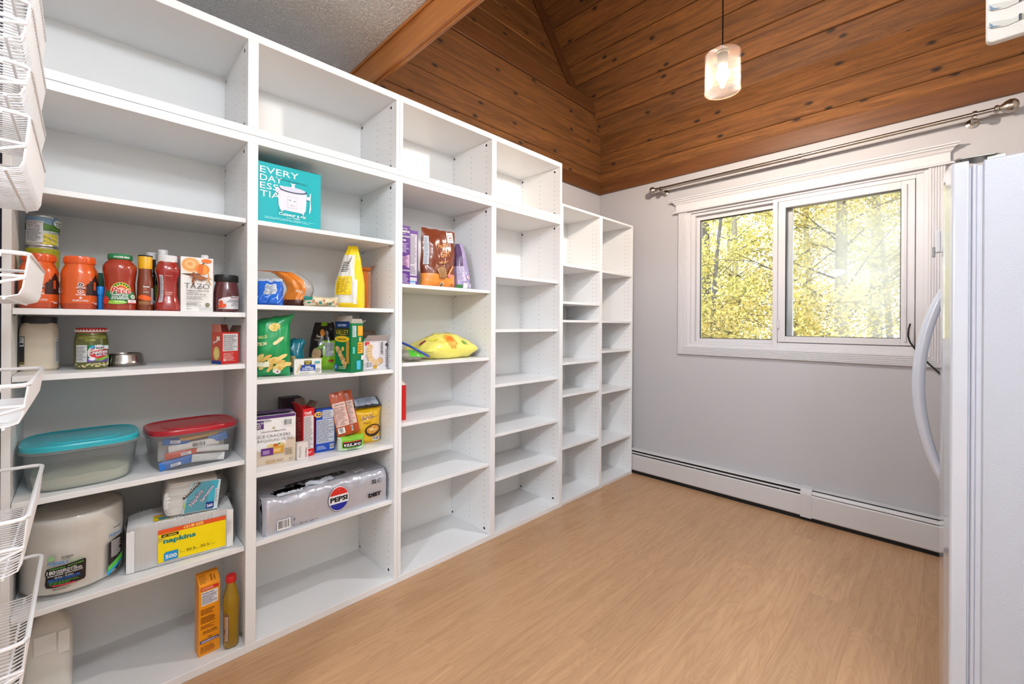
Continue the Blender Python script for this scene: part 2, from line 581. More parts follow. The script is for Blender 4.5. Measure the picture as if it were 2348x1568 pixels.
# ------------------------------------------------------------------ walls
wl_ = struct('wall_left', M().box(XW - .12, XW, -.19, W + .12, -.05, 3.27), PAINT)
WX0, WX1, WZ0, WZ1 = 0.425, 1.805, 1.095, 2.15
m = M()
m.box(-.6, WX0, W, W + .14, -.05, 3.1); m.box(WX1, XR + .12, W, W + .14, -.05, 3.1)
m.box(WX0, WX1, W, W + .14, -.05, WZ0); m.box(WX0, WX1, W, W + .14, WZ1, 3.1)
struct('wall_window', m, PAINT)
struct('wall_right', M().box(XR, XR + .12, -.19, W + .12, -.05, 4.5), KITCH)
m = M().box(-2.2, -.17, -.31, -.19, -.05, 2.6); m.box(2.12, 4.2, -.31, -.19, -.05, 2.6); m.box(.8, 2.12, -.31, -.19, 2.2, 2.6)
struct('wall_near', m, KITCH)
struct('wall_rack', M().box(-.17, .8, -.31, -.19, -.05, 2.6), KITCH)
struct('wall_gap', M().box(-.44, -.02, -.19, -.168, 0, 2.6), NAVY)  # dark sheet stands in for the shade in the gap beside the shelving
m = M().box(-2.2, 4.2, -6.3, -6.2, -.05, 2.6); m.box(-2.3, -2.2, -6.2, -.31, -.05, 2.6); m.box(4.2, 4.3, -6.2, -.31, -.05, 2.6)
struct('wall_kitchen', m, KITCH)
CZ = 2.60
m = M().box(-2.2, 4.2, -6.2, 1.014, CZ, CZ + .05)
struct('ceiling', m, STIP)

# vault: every plank its own piece
SL = math.radians(64)
UP = Vector((0, -math.cos(SL), math.sin(SL)))
def plank(par, org, X, Y, L, w, t=0.018, mt=CEDAR, name='plank', bev=0.0055):
    X, Y = Vector(X).normalized(), Vector(Y).normalized()
    Z = X.cross(Y)
    o = obj(name, M().box(0, L, 0.0008, w - 0.0008, 0, t), mt, par, bev=bev)
    mx = Matrix((X, Y, Z)).transposed().to_4x4(); mx.translation = Vector(org)
    o.matrix_world = mx
    return o
vf = sroot('ceiling_vault_window_side')
for z0, z1 in ((2.556, 2.645), (2.645, 2.81), (2.81, 2.976)):
    plank(vf, (XW - .05, 3.385, z0), (1, 0, 0), (0, 0, 1), XR - XW + .05, z1 - z0 - .001)
kink = Vector((0, 3.385, 2.972))
for i in range(10):
    q = kink + UP * (0.167 * i)
    plank(vf, (XW - .42, q.y, q.z), (1, 0, 0), UP, XR - XW + .42, 0.166)
vl = sroot('ceiling_vault_shelf_side')
for z0, z1 in ((2.556, 2.645), (2.645, 2.81), (2.81, 2.982), (2.982, 3.16)):
    plank(vl, (XW, 1.03, z0), (0, 1, 0), (0, 0, 1), W - 1.03 + .01, z1 - z0 - .001)
DL = Vector((-.21, 0, .978))
for i in range(7):
    q = Vector((-.487, 1.03, 3.262)) + DL * (0.167 * i) - Vector((.978, 0, .21)) * .018
    plank(vl, q, (0, 1, 0), DL, 2.4, 0.166)
plank(vl, (XW, 1.03, 3.157), (0, 1, 0), (0, 0, 1), 2.26, 0.113, 0.03, CEDAR_TRIM, 'ledger_board', 0.004)
obj('ledge', M().box(-.56, XW + .01, 1.03, 3.3, 3.245, 3.262), CEDAR_TRIM, vl)
A, B = Vector((-.49, 3.205, 3.30)), Vector((-.715, 2.69, 4.37))
dd = (B - A).normalized(); nn = Vector((.978, 0, .21)); ww = dd.cross(nn).normalized()
if ww.y > 0: ww = -ww
m = M(); vs = []
for P in (A, B):
    for s_, t_ in ((0, 0), (.1, 0), (.1, .022), (0, .022)):
        vs.append(P + ww * s_ + nn * t_)
m.add(vs, [(0, 1, 5, 4), (1, 2, 6, 5), (2, 3, 7, 6), (3, 0, 4, 7), (3, 2, 1, 0), (4, 5, 6, 7)])
obj('corner_board', m, CEDAR_TRIM, vl)
plank(vf, (XW, W, 2.45), (1, 0, 0), (0, 0, 1), XR - XW, 0.112, 0.024, CEDAR_TRIM, 'bottom_trim', 0.002)
plank(vl, (XW, 1.03, 2.45), (0, 1, 0), (0, 0, 1), W - 1.03 - .02, 0.112, 0.024, CEDAR_TRIM, 'bottom_trim', 0.002)
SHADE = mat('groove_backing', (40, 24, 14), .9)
q0 = kink - UP * .06
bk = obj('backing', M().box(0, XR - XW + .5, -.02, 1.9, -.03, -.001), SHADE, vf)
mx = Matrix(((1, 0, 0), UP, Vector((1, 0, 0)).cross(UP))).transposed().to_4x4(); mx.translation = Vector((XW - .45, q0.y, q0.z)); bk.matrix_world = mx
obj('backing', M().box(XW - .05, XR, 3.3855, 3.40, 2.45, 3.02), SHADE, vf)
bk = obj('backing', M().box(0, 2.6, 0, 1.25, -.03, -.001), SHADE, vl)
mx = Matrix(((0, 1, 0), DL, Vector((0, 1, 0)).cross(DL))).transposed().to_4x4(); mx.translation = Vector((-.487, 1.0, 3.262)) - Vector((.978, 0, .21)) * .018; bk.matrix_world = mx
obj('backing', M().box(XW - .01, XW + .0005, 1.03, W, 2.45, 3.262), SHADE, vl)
vc = struct('ceiling_vault_cap', M().box(-.9, XR + .1, 1.0, 3.1, 4.42, 4.46), CEDAR)
struct('wall_vault_near', M().box(-.9, XR + .1, 1.036, 1.056, 2.62, 4.43), CEDAR)
struct('wall_vault_back', M().box(-.95, -.9, .9, 3.6, 3.2, 4.46), CEDAR)
hd = struct('trim_1', M().box(XW, XR, 1.014, 1.034, 2.46, 2.60), FIR, bev=0.002)
obj('cove_strip', M().box(XW, XR, 1.002, 1.014, 2.586, 2.6), FIR, hd, bev=0.003)
obj('edge_strip', M().box(XW, XR, 1.030, 1.046, 2.452, 2.472), FIR, hd, bev=0.003)

# ------------------------------------------------------------------ window
win = sroot('window_1')
def ring(x0, x1, z0, z1, i, y0, y1):
    """rectangular frame: outer x0..x1,z0..z1, member widths i=(l,r,b,t)"""
    m = M()
    l, r, b, t = i
    m.box(x0, x0 + l, y0, y1, z0, z1); m.box(x1 - r, x1, y0, y1, z0, z1)
    m.box(x0 + l, x1 - r, y0, y1, z0, z0 + b); m.box(x0 + l, x1 - r, y0, y1, z1 - t, z1)
    return m
obj('window_frame', ring(WX0, WX1, WZ0, WZ1, (.028, .028, .022, .016), W - .006, W + .13), VINYLF, win, bev=.002)
obj('track', ring(.452, 1.778, 1.116, 2.135, (.030, .022, .016, .022), W + .012, W + .12), VINYLF, win, bev=.002)
m = M().box(1.69, 1.80, W + .03, W + .12, 1.10, 2.15); m.box(1.09, 1.80, W + .03, W + .12, 1.10, 1.18); m.box(1.09, 1.80, W + .03, W + .12, 2.072, 2.15)
obj('jamb_liner', m, VINYLF, win)
obj('track_step', ring(1.02, 1.80, 1.100, 2.145, (.03, .055, .044, .036), W + .004, W + .03), VINYLF, win, bev=.002)
obj('fixed_sash', ring(.481, 1.13, 1.131, 2.114, (.030, .045, .031, .036), W + .045, W + .075), VINYLF, win, bev=.002)
obj('gasket', ring(.509, 1.088, 1.160, 2.080, (.004, .004, .004, .008), W + .044, W + .06), BLACK, win)
def glass_mat(name, glare):
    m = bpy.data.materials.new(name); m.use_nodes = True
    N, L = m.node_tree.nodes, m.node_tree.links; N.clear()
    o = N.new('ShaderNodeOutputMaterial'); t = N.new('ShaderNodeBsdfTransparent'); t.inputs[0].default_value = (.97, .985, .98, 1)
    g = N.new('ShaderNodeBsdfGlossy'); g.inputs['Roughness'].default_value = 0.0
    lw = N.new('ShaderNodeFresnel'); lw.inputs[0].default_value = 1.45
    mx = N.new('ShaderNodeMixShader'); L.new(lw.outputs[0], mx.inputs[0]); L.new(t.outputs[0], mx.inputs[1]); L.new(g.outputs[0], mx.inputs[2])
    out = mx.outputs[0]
    if glare:   # whitish glare painted in as smeared translucent haze, strongest at right
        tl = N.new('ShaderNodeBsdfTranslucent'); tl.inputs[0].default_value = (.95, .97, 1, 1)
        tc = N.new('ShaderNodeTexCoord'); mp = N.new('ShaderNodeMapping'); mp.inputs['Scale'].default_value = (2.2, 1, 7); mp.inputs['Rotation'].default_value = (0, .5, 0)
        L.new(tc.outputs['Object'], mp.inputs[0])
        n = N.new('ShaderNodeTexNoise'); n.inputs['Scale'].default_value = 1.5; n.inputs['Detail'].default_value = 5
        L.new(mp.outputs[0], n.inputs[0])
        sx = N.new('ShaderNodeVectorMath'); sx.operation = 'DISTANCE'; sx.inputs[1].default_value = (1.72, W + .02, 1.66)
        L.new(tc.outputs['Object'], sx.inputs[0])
        mr = N.new('ShaderNodeMapRange'); mr.inputs[1].default_value = .04; mr.inputs[2].default_value = .62; mr.inputs[3].default_value = glare; mr.inputs[4].default_value = 0.02
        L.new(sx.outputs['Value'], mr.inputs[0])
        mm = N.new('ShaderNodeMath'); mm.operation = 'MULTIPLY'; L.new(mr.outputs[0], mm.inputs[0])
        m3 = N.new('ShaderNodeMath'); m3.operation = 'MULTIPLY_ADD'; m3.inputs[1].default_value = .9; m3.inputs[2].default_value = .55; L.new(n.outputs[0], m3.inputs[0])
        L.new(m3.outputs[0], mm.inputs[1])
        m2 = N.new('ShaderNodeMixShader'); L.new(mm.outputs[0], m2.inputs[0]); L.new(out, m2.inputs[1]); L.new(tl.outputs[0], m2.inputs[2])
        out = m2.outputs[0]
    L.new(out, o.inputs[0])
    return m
GLASS = glass_mat('window_glass', 0.03)
GLASS_GLARE = glass_mat('glare_haze_glass', 0.5)
obj('pane', M().box(.505, 1.09, W + .052, W + .056, 1.158, 2.083), GLASS, win)
sash = obj('sliding_sash', ring(1.055, 1.742, 1.148, 2.106, (.043, .060, .041, .044), W - .002, W + .028), VINYLF, win, bev=.002)
obj('gasket', ring(1.096, 1.684, 1.187, 2.064, (.008, .005, .005, .010), W - .0005, W + .012), BLACK, sash)
obj('pane', M().box(1.092, 1.688, W + .010, W + .014, 1.183, 2.068), GLASS_GLARE, sash)
obj('sash_handle', M().box(1.052, 1.066, W - .016, W - .001, 1.24, 1.30), VINYLF, sash, bev=.004)
obj('sash_pull', M().box(1.698, 1.708, W - .012, W, 1.17, 2.085), VINYLF, sash, bev=.002)
# fluted casing, mitred at the lower corners
CX0, CX1, CB, CT = .358, 1.866, 1.030, 2.15
prof = [(0, 0), (0, .016), (.004, .02)]
for i in range(5):
    a = .008 + i * .011
    prof += [(a, .02), (a + .0015, .0155), (a + .004, .0155), (a + .0055, .02)]
prof += [(.066, .02), (.070, .014), (.070, 0)]
def cpt(p, d, c):
    return {0: (CX0 + p, W - d, CT), 1: (CX0 + p, W - d, CB + p), 2: (CX1 - p, W - d, CB + p), 3: (CX1 - p, W - d, CT)}[c]
for c, nm in ((0, 'casing_side'), (1, 'casing_bottom'), (2, 'casing_side')):
    m = M(); n = len(prof)
    m.add([cpt(p, d, c) for p, d in prof] + [cpt(p, d, c + 1) for p, d in prof],
          [[i, i + 1, n + i + 1, n + i] for i in range(n - 1)])
    obj(nm, m, TRIMW, win)
hp = [(.018, 2.150), (.034, 2.150), (.034, 2.158), (.024, 2.163), (.018, 2.166), (.018, 2.214), (.022, 2.219), (.026, 2.221), (.034, 2.234), (.044, 2.240), (.044, 2.246), (.054, 2.250), (.054, 2.257), (0.0, 2.257), (0, 2.150)]
m = M(); n = len(hp)
m.add([(.357 - max(d, .018), W - d, z) for d, z in hp] + [(1.865 + max(d, .018), W - d, z) for d, z in hp],
      [[i, (i + 1) % n, n + (i + 1) % n, n + i] for i in range(n)] + [list(range(n)), list(range(n, 2 * n))[::-1]])
obj('head_cornice', m, TRIMW, win)

# ------------------------------------------------------------------ curtain rod
NICKEL = mat('brushed_nickel', (176, 168, 158), 0.28, metal=1.0, var=0.05, nscale=300, stretch=(.02, 1, 1))
rod = thing('curtain_rod', 'brushed nickel curtain rod with oval finials above the window', 'curtain rod', (0.2, W - .09, 2.36))
obj('rod', M().tube([(.01, 0, -.004), (1.0, 0, 0)], .0125, 14), NICKEL, rod, smooth=True)
obj('rod', M().tube([(1.0, 0, 0), (1.845, 0, .008)], .0105, 14), NICKEL, rod, smooth=True)
obj('collar', M().tube([(.992, 0, 0), (1.004, 0, 0)], .0145, 14), NICKEL, rod, smooth=True)
for x, s, dz in ((.015, -1, -.004), (1.838, 1, .008)):
    pr = [(.012, 0), (.016, .004), (.016, .016), (.011, .022), (.013, .026), (.024, .045), (.029, .062), (.027, .080), (.018, .094), (.004, .1)]
    f = M().lathe(pr, 20)
    o = obj('finial', f, NICKEL, rod, smooth=True, loc=(x, 0, dz), rot=(0, s * PI / 2, 0)); o.scale = (1, 1, .62) if s < 0 else (1.15, 1.15, .86)
for x, dz in ((.045, -.004), (1.765, .007)):
    b = obj('bracket', M().lathe([(.026, 0), (.026, .006), (.012, .012), (.008, .02), (.008, .085)], 18), NICKEL, rod, smooth=True, loc=(x, .09, dz - .018), rot=(PI / 2, 0, 0))
    obj('cradle', M().tube([(x, .0, dz - .017), (x + .012, 0, dz - .017)], .02, 14).tube([(x - .002, 0, dz), (x + .014, 0, dz)], .0165, 14), NICKEL, rod, smooth=True)

# ------------------------------------------------------------------ baseboard heater
DARK = mat('heater_dark_slot', (18, 17, 16), 0.8)
ht = thing('baseboard_heater', 'long white baseboard heater with a dark slot below the window', 'heater', (-.03, W, 0))
HL = 2.72
def hprof(name, pts, x0, x1, mt=ENAMEL, par=ht):
    m = M().prism([(-a, b) for a, b in pts], x0, x1, 'x')
    return obj(name, m, mt, par, bev=.0015)
hprof('back_plate', [(0, .02), (.006, .02), (.006, .205), (0, .205)], 0, HL)
hprof('hood', [(.004, .193), (.004, .207), (.046, .200), (.050, .192), (.046, .190), (.042, .195)], 0, 1.243)
hprof('fin_core', [(.008, .035), (.050, .035), (.050, .182), (.008, .186)], 0, HL, DARK)
hprof('damper', [(.042, .182), (.057, .178), (.060, .171), (.057, .169), (.054, .174), (.042, .178)], 0, 1.243)
hprof('front_panel', [(.058, .032), (.064, .028), (.069, .036), (.069, .156), (.064, .162), (.058, .162)], 0, 1.243)
hprof('front_panel', [(.058, .030), (.066, .026), (.071, .034), (.071, .166), (.066, .172), (.058, .172)], 1.29, HL)
hprof('hood', [(.004, .196), (.004, .209), (.052, .203), (.068, .182), (.068, .176), (.060, .176), (.048, .196)], 1.29, HL)
hprof('hood_groove', [(.0525, .2035), (.0535, .2035), (.0575, .198), (.0565, .198)], 1.29, HL, DARK)
hprof('joint_cover', [(.003, .02), (.073, .024), (.074, .172), (.070, .186), (.056, .208), (.003, .215)], 1.235, 1.297)
for x in (.55, 1.12):
    obj('screw', M().tube([(x, -.0605, .164), (x, -.0625, .166)], .003, 8), ENAMEL, ht)
obj('kick_gap', M().box(0, HL, -.055, -.0, .001, .024), DARK, ht)

# ------------------------------------------------------------------ pendant lamp
PP = Vector((1.100, 2.2016, 2.488))
pen = thing('pendant_lamp', 'seeded glass cylinder pendant lamp with a glowing bulb on a black cord', 'lamp', PP)
SEED = film('seeded_glass', (255, 236, 214), 0.9972, 0.06, bump=0.9, gloss=0.004, bscale=260)
r, hh = .079, .09
sh = M().lathe([(r, -hh), (r, hh)], 40, cap0=False, cap1=False)
sh.lathe([(r - .003, hh - .003), (r - .003, -hh)], 40, cap0=False, cap1=False)
obj('glass_shade', sh, SEED, pen, smooth=True)
sh = M().lathe([(.022, hh + .003), (r - .004, hh + .003), (r, hh), (r - .004, hh - .002), (.022, hh - .002)], 40, cap0=False, cap1=False)
obj('shade_top', sh, SEED, pen, smooth=True)
RIM = film('glass_rim', (255, 226, 190), 0.985, 0.1, gloss=0.004)
obj('shade_rim', M().tube([(r * math.cos(i * PI / 20), r * math.sin(i * PI / 20), -hh) for i in range(40)], .0018, 6, closed=True), RIM, pen, smooth=True)
obj('cap', M().lathe([(.030, hh + .003), (.030, hh + .010), (.022, hh + .022), (.008, hh + .030), (.005, hh + .042), (.0035, hh + .05)], 24), mat('dark_bronze', (62, 56, 54), .4, metal=.6), pen, smooth=True)
obj('socket', M().lathe([(.022, hh - .055), (.024, hh - .05), (.024, hh)], 24), mat('dark_bronze'), pen, smooth=True)
BULB = bpy.data.materials.new('bulb_glow'); BULB.use_nodes = True
_e = BULB.node_tree.nodes; _e.clear()
_o = _e.new('ShaderNodeOutputMaterial'); _em = _e.new('ShaderNodeEmission')
_em.inputs[0].default_value = (.93, .985, 1.06, 1)
BR = .029
_em.inputs[1].default_value = PENDANT_W / (PI * 4 * PI * BR * BR * 1.5)
BULB.node_tree.links.new(_em.outputs[0], _o.inputs[0])
obj('bulb', M().lathe([(.012, .035), (.014, .030), (.019, .018), (BR, .002), (BR + .002, -.010), (BR - .001, -.024), (.018, -.036), (.012, -.05), (.010, -.066), (.003, -.072)][::-1], 20), BULB, pen, smooth=True)  # narrow lower tail imitates the bulb's reflection as part of the glowing shape
obj('bulb_collar', M().lathe([(.012, .032), (.013, .055)], 16), mat('white_ceramic', (240, 230, 215), .4), pen, smooth=True)
obj('cord', M().tube([(0, 0, hh + .045), (0, .0, 4.42 - PP.z)], .0032, 8), BLACK, pen)
obj('canopy', M().lathe([(.06, 4.395 - PP.z), (.06, 4.42 - PP.z)], 24), BLACK, pen)

# ------------------------------------------------------------------ lamps outside the picture: added fill lamps, and the lamp mirrored in the window
def offscreen_lamp(label, x, y, rad, watts, col=(.89, .975, 1.08)):
    t = thing('offscreen_lamp', label, 'lamp', (x, y, CZ))
    obj('rim', M().lathe([(rad + .02, -.03), (rad + .025, 0)], 32, cap0=False).lathe([(rad, -.03), (rad + .02, -.03)], 32, cap0=False, cap1=False), mat('lamp_rim_white', (235, 235, 232), .4), t, smooth=True)
    k = 'lamp_diffuser_%d' % int(watts)
    if k not in MATS:
        mm = bpy.data.materials.new(k); mm.use_nodes = True
        ns = mm.node_tree.nodes; ns.clear()
        o = ns.new('ShaderNodeOutputMaterial'); e = ns.new('ShaderNodeEmission')
        e.inputs[0].default_value = col + (1,); e.inputs[1].default_value = watts / (PI * PI * rad * rad)
        mm.node_tree.links.new(e.outputs[0], o.inputs[0]); MATS[k] = mm
    obj('diffuser', M().lathe([(rad * .25, -.195), (rad * .6, -.182), (rad * .9, -.145), (rad, -.105), (rad * .85, -.075), (rad * .3, -.06)], 32), MATS[k], t, smooth=True)
    obj('stem', M().lathe([(.02, -.062), (.02, -.02)], 16), mat('lamp_rim_white'), t, smooth=True)
    return t
offscreen_lamp('added fill lamp on the ceiling above the pantry doorway', 1.64, -.01, .13, FILL_W)  # unseen lamp added as fill for the near shelves
offscreen_lamp('added fill lamp on the ceiling above the open door', 2.42, .55, .13, FILL2_W)  # second added fill, evens out brightness on the lower shelves
offscreen_lamp('added fill lamp on the kitchen ceiling behind the doorway', 2.5, -2.6, .2, KITCHEN_W)  # added to send soft fill in from behind the camera
offscreen_lamp('far flush white ceiling light mirrored in the window pane', .05, -5.4, .2, KITCHEN_W)
# ------------------------------------------------------------------ shelving
D = -0.385                       # back of the units
def holes(m, ys, zs, xs, side):
    """little dark drill holes on a panel face; side +1 faces +y"""
    for y in ys:
        for x in xs:
            for z in zs:
                n = 6
                m.add([(x + .0025 * math.cos(q * PI / 3), y + side * .0004, z + .0025 * math.sin(q * PI / 3)) for q in range(n)], [list(range(n)) if side < 0 else list(range(n))[::-1]])
def zrange(a, b, st=.032):
    out = []; z = a
    while z < b:
        out.append(z); z += st
    return out
def cams(par, y, side, zs, xs=(-.052, -.362)):
    for z in zs:
        for x in xs:
            obj('cam_fitting', M().lathe([(.0075, 0), (.0075, .0012), (.004, .0014), (.004, .0004)], 12), CHROME, par, loc=(x, y, z), rot=(side * -PI / 2, 0, 0))

def unit(label, y0, y1, ymid, z0, z1, shelves, group):
    """two-bay carcass: sides, divider, top, bottom, backs, shelves"""
    yc = (y0 + y1) / 2
    t = thing('shelving_unit', label, 'shelving', (0, yc, z0), group=group)
    def bx(name, a, b, c, d, e, f, mt=WHITE, bv=.0012):
        return obj(name, M().box(a, b, c - yc, d - yc, e - z0, f - z0), mt, t, bev=bv)
    bx('bottom_panel', D, 0, y0, y1, z0, z0 + .03)
    bx('top_panel', D, 0, y0, y1, z1 - .03, z1)
    zi0, zi1 = z0 + .03, z1 - .03
    bx('side_panel', D, 0, y0, y0 + .018, zi0, zi1)
    bx('side_panel', D, 0, y1 - .018, y1, zi0, zi1)
    bx('divider', D, 0, ymid - .018, ymid + .018, zi0, zi1)
    bx('back_panel', D - .004, D + .002, y0 + .004, ymid - .0005, zi0 - .01, zi1 + .01, WBACK, 0)
    bx('back_panel', D - .004, D + .002, ymid + .0005, y1 - .004, zi0 - .01, zi1 + .01, WBACK, 0)
    bays = ((y0 + .018, ymid - .018), (ymid + .018, y1 - .018))
    for (a, b), zs in zip(bays, shelves):
        for z in zs:
            sh_ = bx('shelf', D + .008, -.012, a + .001, b - .001, z - .018, z)
            sp = M()
            for x in (-.05, -.34):
                for yy in (a + .003, b - .003):
                    sp.tube([(x, yy - yc - .003, z - .0205 - z0), (x, yy - yc + .003, z - .0205 - z0)], .0025, 6)
            obj('shelf_pins', sp, CHROME, sh_)
    hm = M()
    zz = zrange(zi0 + .05, zi1 - .04)
    xs = (-.052, -.19, -.362)
    holes(hm, [y - yc for y in (ymid - .018, y1 - .018)], [z - z0 for z in zz], xs, -1)
    holes(hm, [y - yc for y in (y0 + .018, ymid + .018)], [z - z0 for z in zz], xs, 1)
    o = obj('peg_holes', hm, HOLE, t); o['kind'] = 'stuff'
    for y in (ymid - .018, y1 - .018):
        cams(t, y - yc, -1 * -1, [zi0 + .022 - z0, zi1 - .022 - z0])
    return t
SPLIT = 1.9775
unit('lower white two-bay shelving unit holding most of the groceries', -.165, 1.085, .458, 0, SPLIT,
     ([1.659, 1.299, 1.103, .737, .407], [1.659, 1.331, 1.038, .675, .407]), 'white shelving along the wall')
unit('lower white two-bay shelving unit with nearly empty shelves mid wall', 1.0862, 2.339, 1.707, 0, SPLIT,
     ([1.457, 1.065, .769, .445], [1.558, 1.229, .900, .605, .340]), 'white shelving along the wall')
unit('top white extension unit above the grocery shelves nearest the ceiling beam', -.165, 1.085, .458, SPLIT + .0014, 2.37, ([], []), 'white shelving along the wall')
unit('top white extension unit above the nearly empty shelves', 1.0862, 2.339, 1.707, SPLIT + .0014, 2.37, ([], []), 'white shelving along the wall')

def narrow(label, y0, y1, h, shelves, hinge):
    yc = (y0 + y1) / 2
    t = thing('narrow_shelving_unit', label, 'shelving', (0, yc, 0), group='narrow white shelving at the wall end')
    def bx(name, a, b, c, d, e, f, mt=WHITE):
        return obj(name, M().box(a, b, c - yc, d - yc, e, f), mt, t, bev=.001)
    bx('side_panel', D + .06, 0, y0, y0 + .016, 0, h); bx('side_panel', D + .06, 0, y1 - .016, y1, 0, h)
    bx('top_panel', D + .06, 0, y0 + .016, y1 - .016, h - .016, h); bx('bottom_panel', D + .06, 0, y0 + .016, y1 - .016, .012, .03)
    bx('toe_strip', D + .08, -.004, y0 + .016, y1 - .016, 0, .012)
    bx('back_panel', D + .054, D + .06, y0, y1, 0, h, WBACK)
    for z in shelves:
        bx('shelf', D + .062, -.002, y0 + .0165, y1 - .0165, z - .017, z)
    hm = M()
    zz = zrange(.07, h - .05)
    holes(hm, [y1 - .016 - yc], zz, (-.035, -.067, -.29), -1)
    holes(hm, [y0 + .016 - yc], zz, (-.035, -.067, -.29), 1)
    o = obj('peg_holes', hm, HOLE, t); o['kind'] = 'stuff'
    if hinge:
        hp = M().box(-.075, -.022, y0 + .016 - yc, y0 + .026 - yc, 1.905, 1.925).box(-.05, -.03, y0 + .016 - yc, y0 + .034 - yc, 1.899, 1.953).box(-.075, -.022, y0 + .016 - yc, y0 + .022 - yc, 1.93, 1.95)
        obj('hinge_plate', hp, mat('nickel_hinge', (130, 126, 120), .3, metal=1), t, bev=.002)
    return t
narrow('narrow white shelving unit beside the taller units', 2.3402, 2.822, 2.096, [1.684, 1.421, 1.292, .994, .770, .405], True)
narrow('narrow white shelving unit at the window wall end', 2.8232, 3.296, 2.096, [1.680, 1.291, 1.057, .739, .336], False)

# ------------------------------------------------------------------ refrigerator
FRG = mat('fridge_enamel', (184, 187, 196), 0.32, var=0.012, nscale=8, bump=0.35, bscale=260)
FRD = mat('fridge_door_gloss', (196, 199, 208), 0.14, var=0.01, nscale=8, coat=0.6)
GSK = mat('fridge_gasket', (190, 192, 202), 0.5)
fr = thing('refrigerator', 'white refrigerator with a curved bow handle at the right', 'refrigerator', (2.3, 2.13, 0))
fo = Vector((2.3, 2.13, 0))
YN, YF, FT = 1.75, 2.51, 1.72
def rel(x, y, z=0): return (x - fo.x, y - fo.y, z)
obj('body', M().box(1.942 - fo.x, 2.66 - fo.x, YN - fo.y, YF - fo.y, .03, FT), FRG, fr, bev=.008, seg=3)
gk = M().box(1.930 - fo.x, 1.944 - fo.x, YN + .006 - fo.y, YF - .006 - fo.y, .10, FT - .012)
gk.box(1.922 - fo.x, 1.930 - fo.x, YN + .003 - fo.y, YF - .003 - fo.y, .09, FT - .008)
gk.box(1.914 - fo.x, 1.922 - fo.x, YN + .010 - fo.y, YF - .010 - fo.y, .09, FT - .012)
obj('gasket', gk, GSK, fr, bev=.002)
def door_outline(bulge):
    pts = [(1.916, YN + .002), (1.886, YN + .002), (1.881, YN + .006)]
    for i in range(1, 12):
        q = i / 12
        pts.append((1.879 - bulge * math.sin(PI * q) ** .6, YN + .008 + (YF - YN - .016) * q))
    pts += [(1.881, YF - .006), (1.886, YF - .002), (1.916, YF - .002)]
    return [(a - fo.x, b - fo.y) for a, b in pts]
dr = obj('door', M().prism(door_outline(.021)[::-1], .085, FT + .004, 'z'), FRD, fr, bev=.003, seg=2)
pth = []
for i in range(21):
    q = i / 20
    pth.append(rel(1.868 - .076 * math.sin(PI * q) ** .8, 2.42, .650 + (1.404 - .650) * q))
obj('handle', M().tube(pth, [.017 + .004 * math.sin(PI * i / 20) for i in range(21)], 14), FRD, dr, smooth=True)
for z in (.665, 1.385):
    obj('handle_mount', M().box(1.855 - fo.x, 1.872 - fo.x, 2.40 - fo.y, 2.44 - fo.y, z - .045, z + .045), FRD, dr, bev=.006, seg=2)
hg = mat('hinge_steel', (150, 148, 140), .35, metal=.9)
m = M().prism([rel(x, y)[:2] for x, y in ((1.887, 1.762), (1.90, 1.754), (1.935, 1.757), (1.965, 1.762), (1.985, 1.79), (1.985, 1.83), (1.93, 1.83), (1.89, 1.785))], FT + .012, FT + .0155, 'z')
m.tube([rel(1.897, 1.775, FT), rel(1.897, 1.775, FT + .02)], .006, 10)
m.box(1.95 - fo.x, 1.985 - fo.x, 1.77 - fo.y, 1.83 - fo.y, FT, FT + .012)
obj('top_hinge', m, hg, fr, bev=.0008)
obj('base_grille', M().box(1.868 - fo.x, 1.94 - fo.x, YN + .01 - fo.y, YF - .01 - fo.y, .012, .075), FRD, fr, bev=.004)
for yy in (YN + .06, YF - .06):
    obj('foot', M().lathe([(.02, 0), (.02, .012), (.012, .014), (.012, .035)], 14), BLACK, fr, loc=rel(1.99, yy, 0))
    obj('foot', M().lathe([(.02, 0), (.02, .012), (.012, .014), (.012, .035)], 14), BLACK, fr, loc=rel(2.6, yy, 0))
mg = thing('magnet_clip', 'small white magnetic clip stuck on the refrigerator door', 'clip', (1.856, 2.13, 1.56))
obj('clip_body', M().box(-.012, .001, -.018, .018, -.04, .035), mat('clip_white', (225, 225, 228), .35), mg, bev=.003, seg=2)
obj('clip_jaw', M().box(-.02, -.012, -.012, .012, -.055, -.02), mat('clip_grey', (150, 150, 152), .35), mg, bev=.002)

# black cable on the wall by the fridge
cb = [(1.725, 1.276), (1.719, 1.245), (1.717, 1.205), (1.724, 1.172), (1.742, 1.137), (1.765, 1.103), (1.80, 1.055), (1.84, 1.008), (1.90, .95), (2.0, .87), (2.1, .75)]
cab = M().tube([(x - 1.75, -.006 - (.02 if z > 1.02 else .0) - .012 * math.sin(i), z - 1.1) for i, (x, z) in enumerate(cb)], .0042, 8)
tag(obj('power_cable', cab, BLACK, smooth=True, loc=(1.75, W - .005, 1.1)), 'thin black cable hanging past the window corner behind the fridge handle', 'cable')

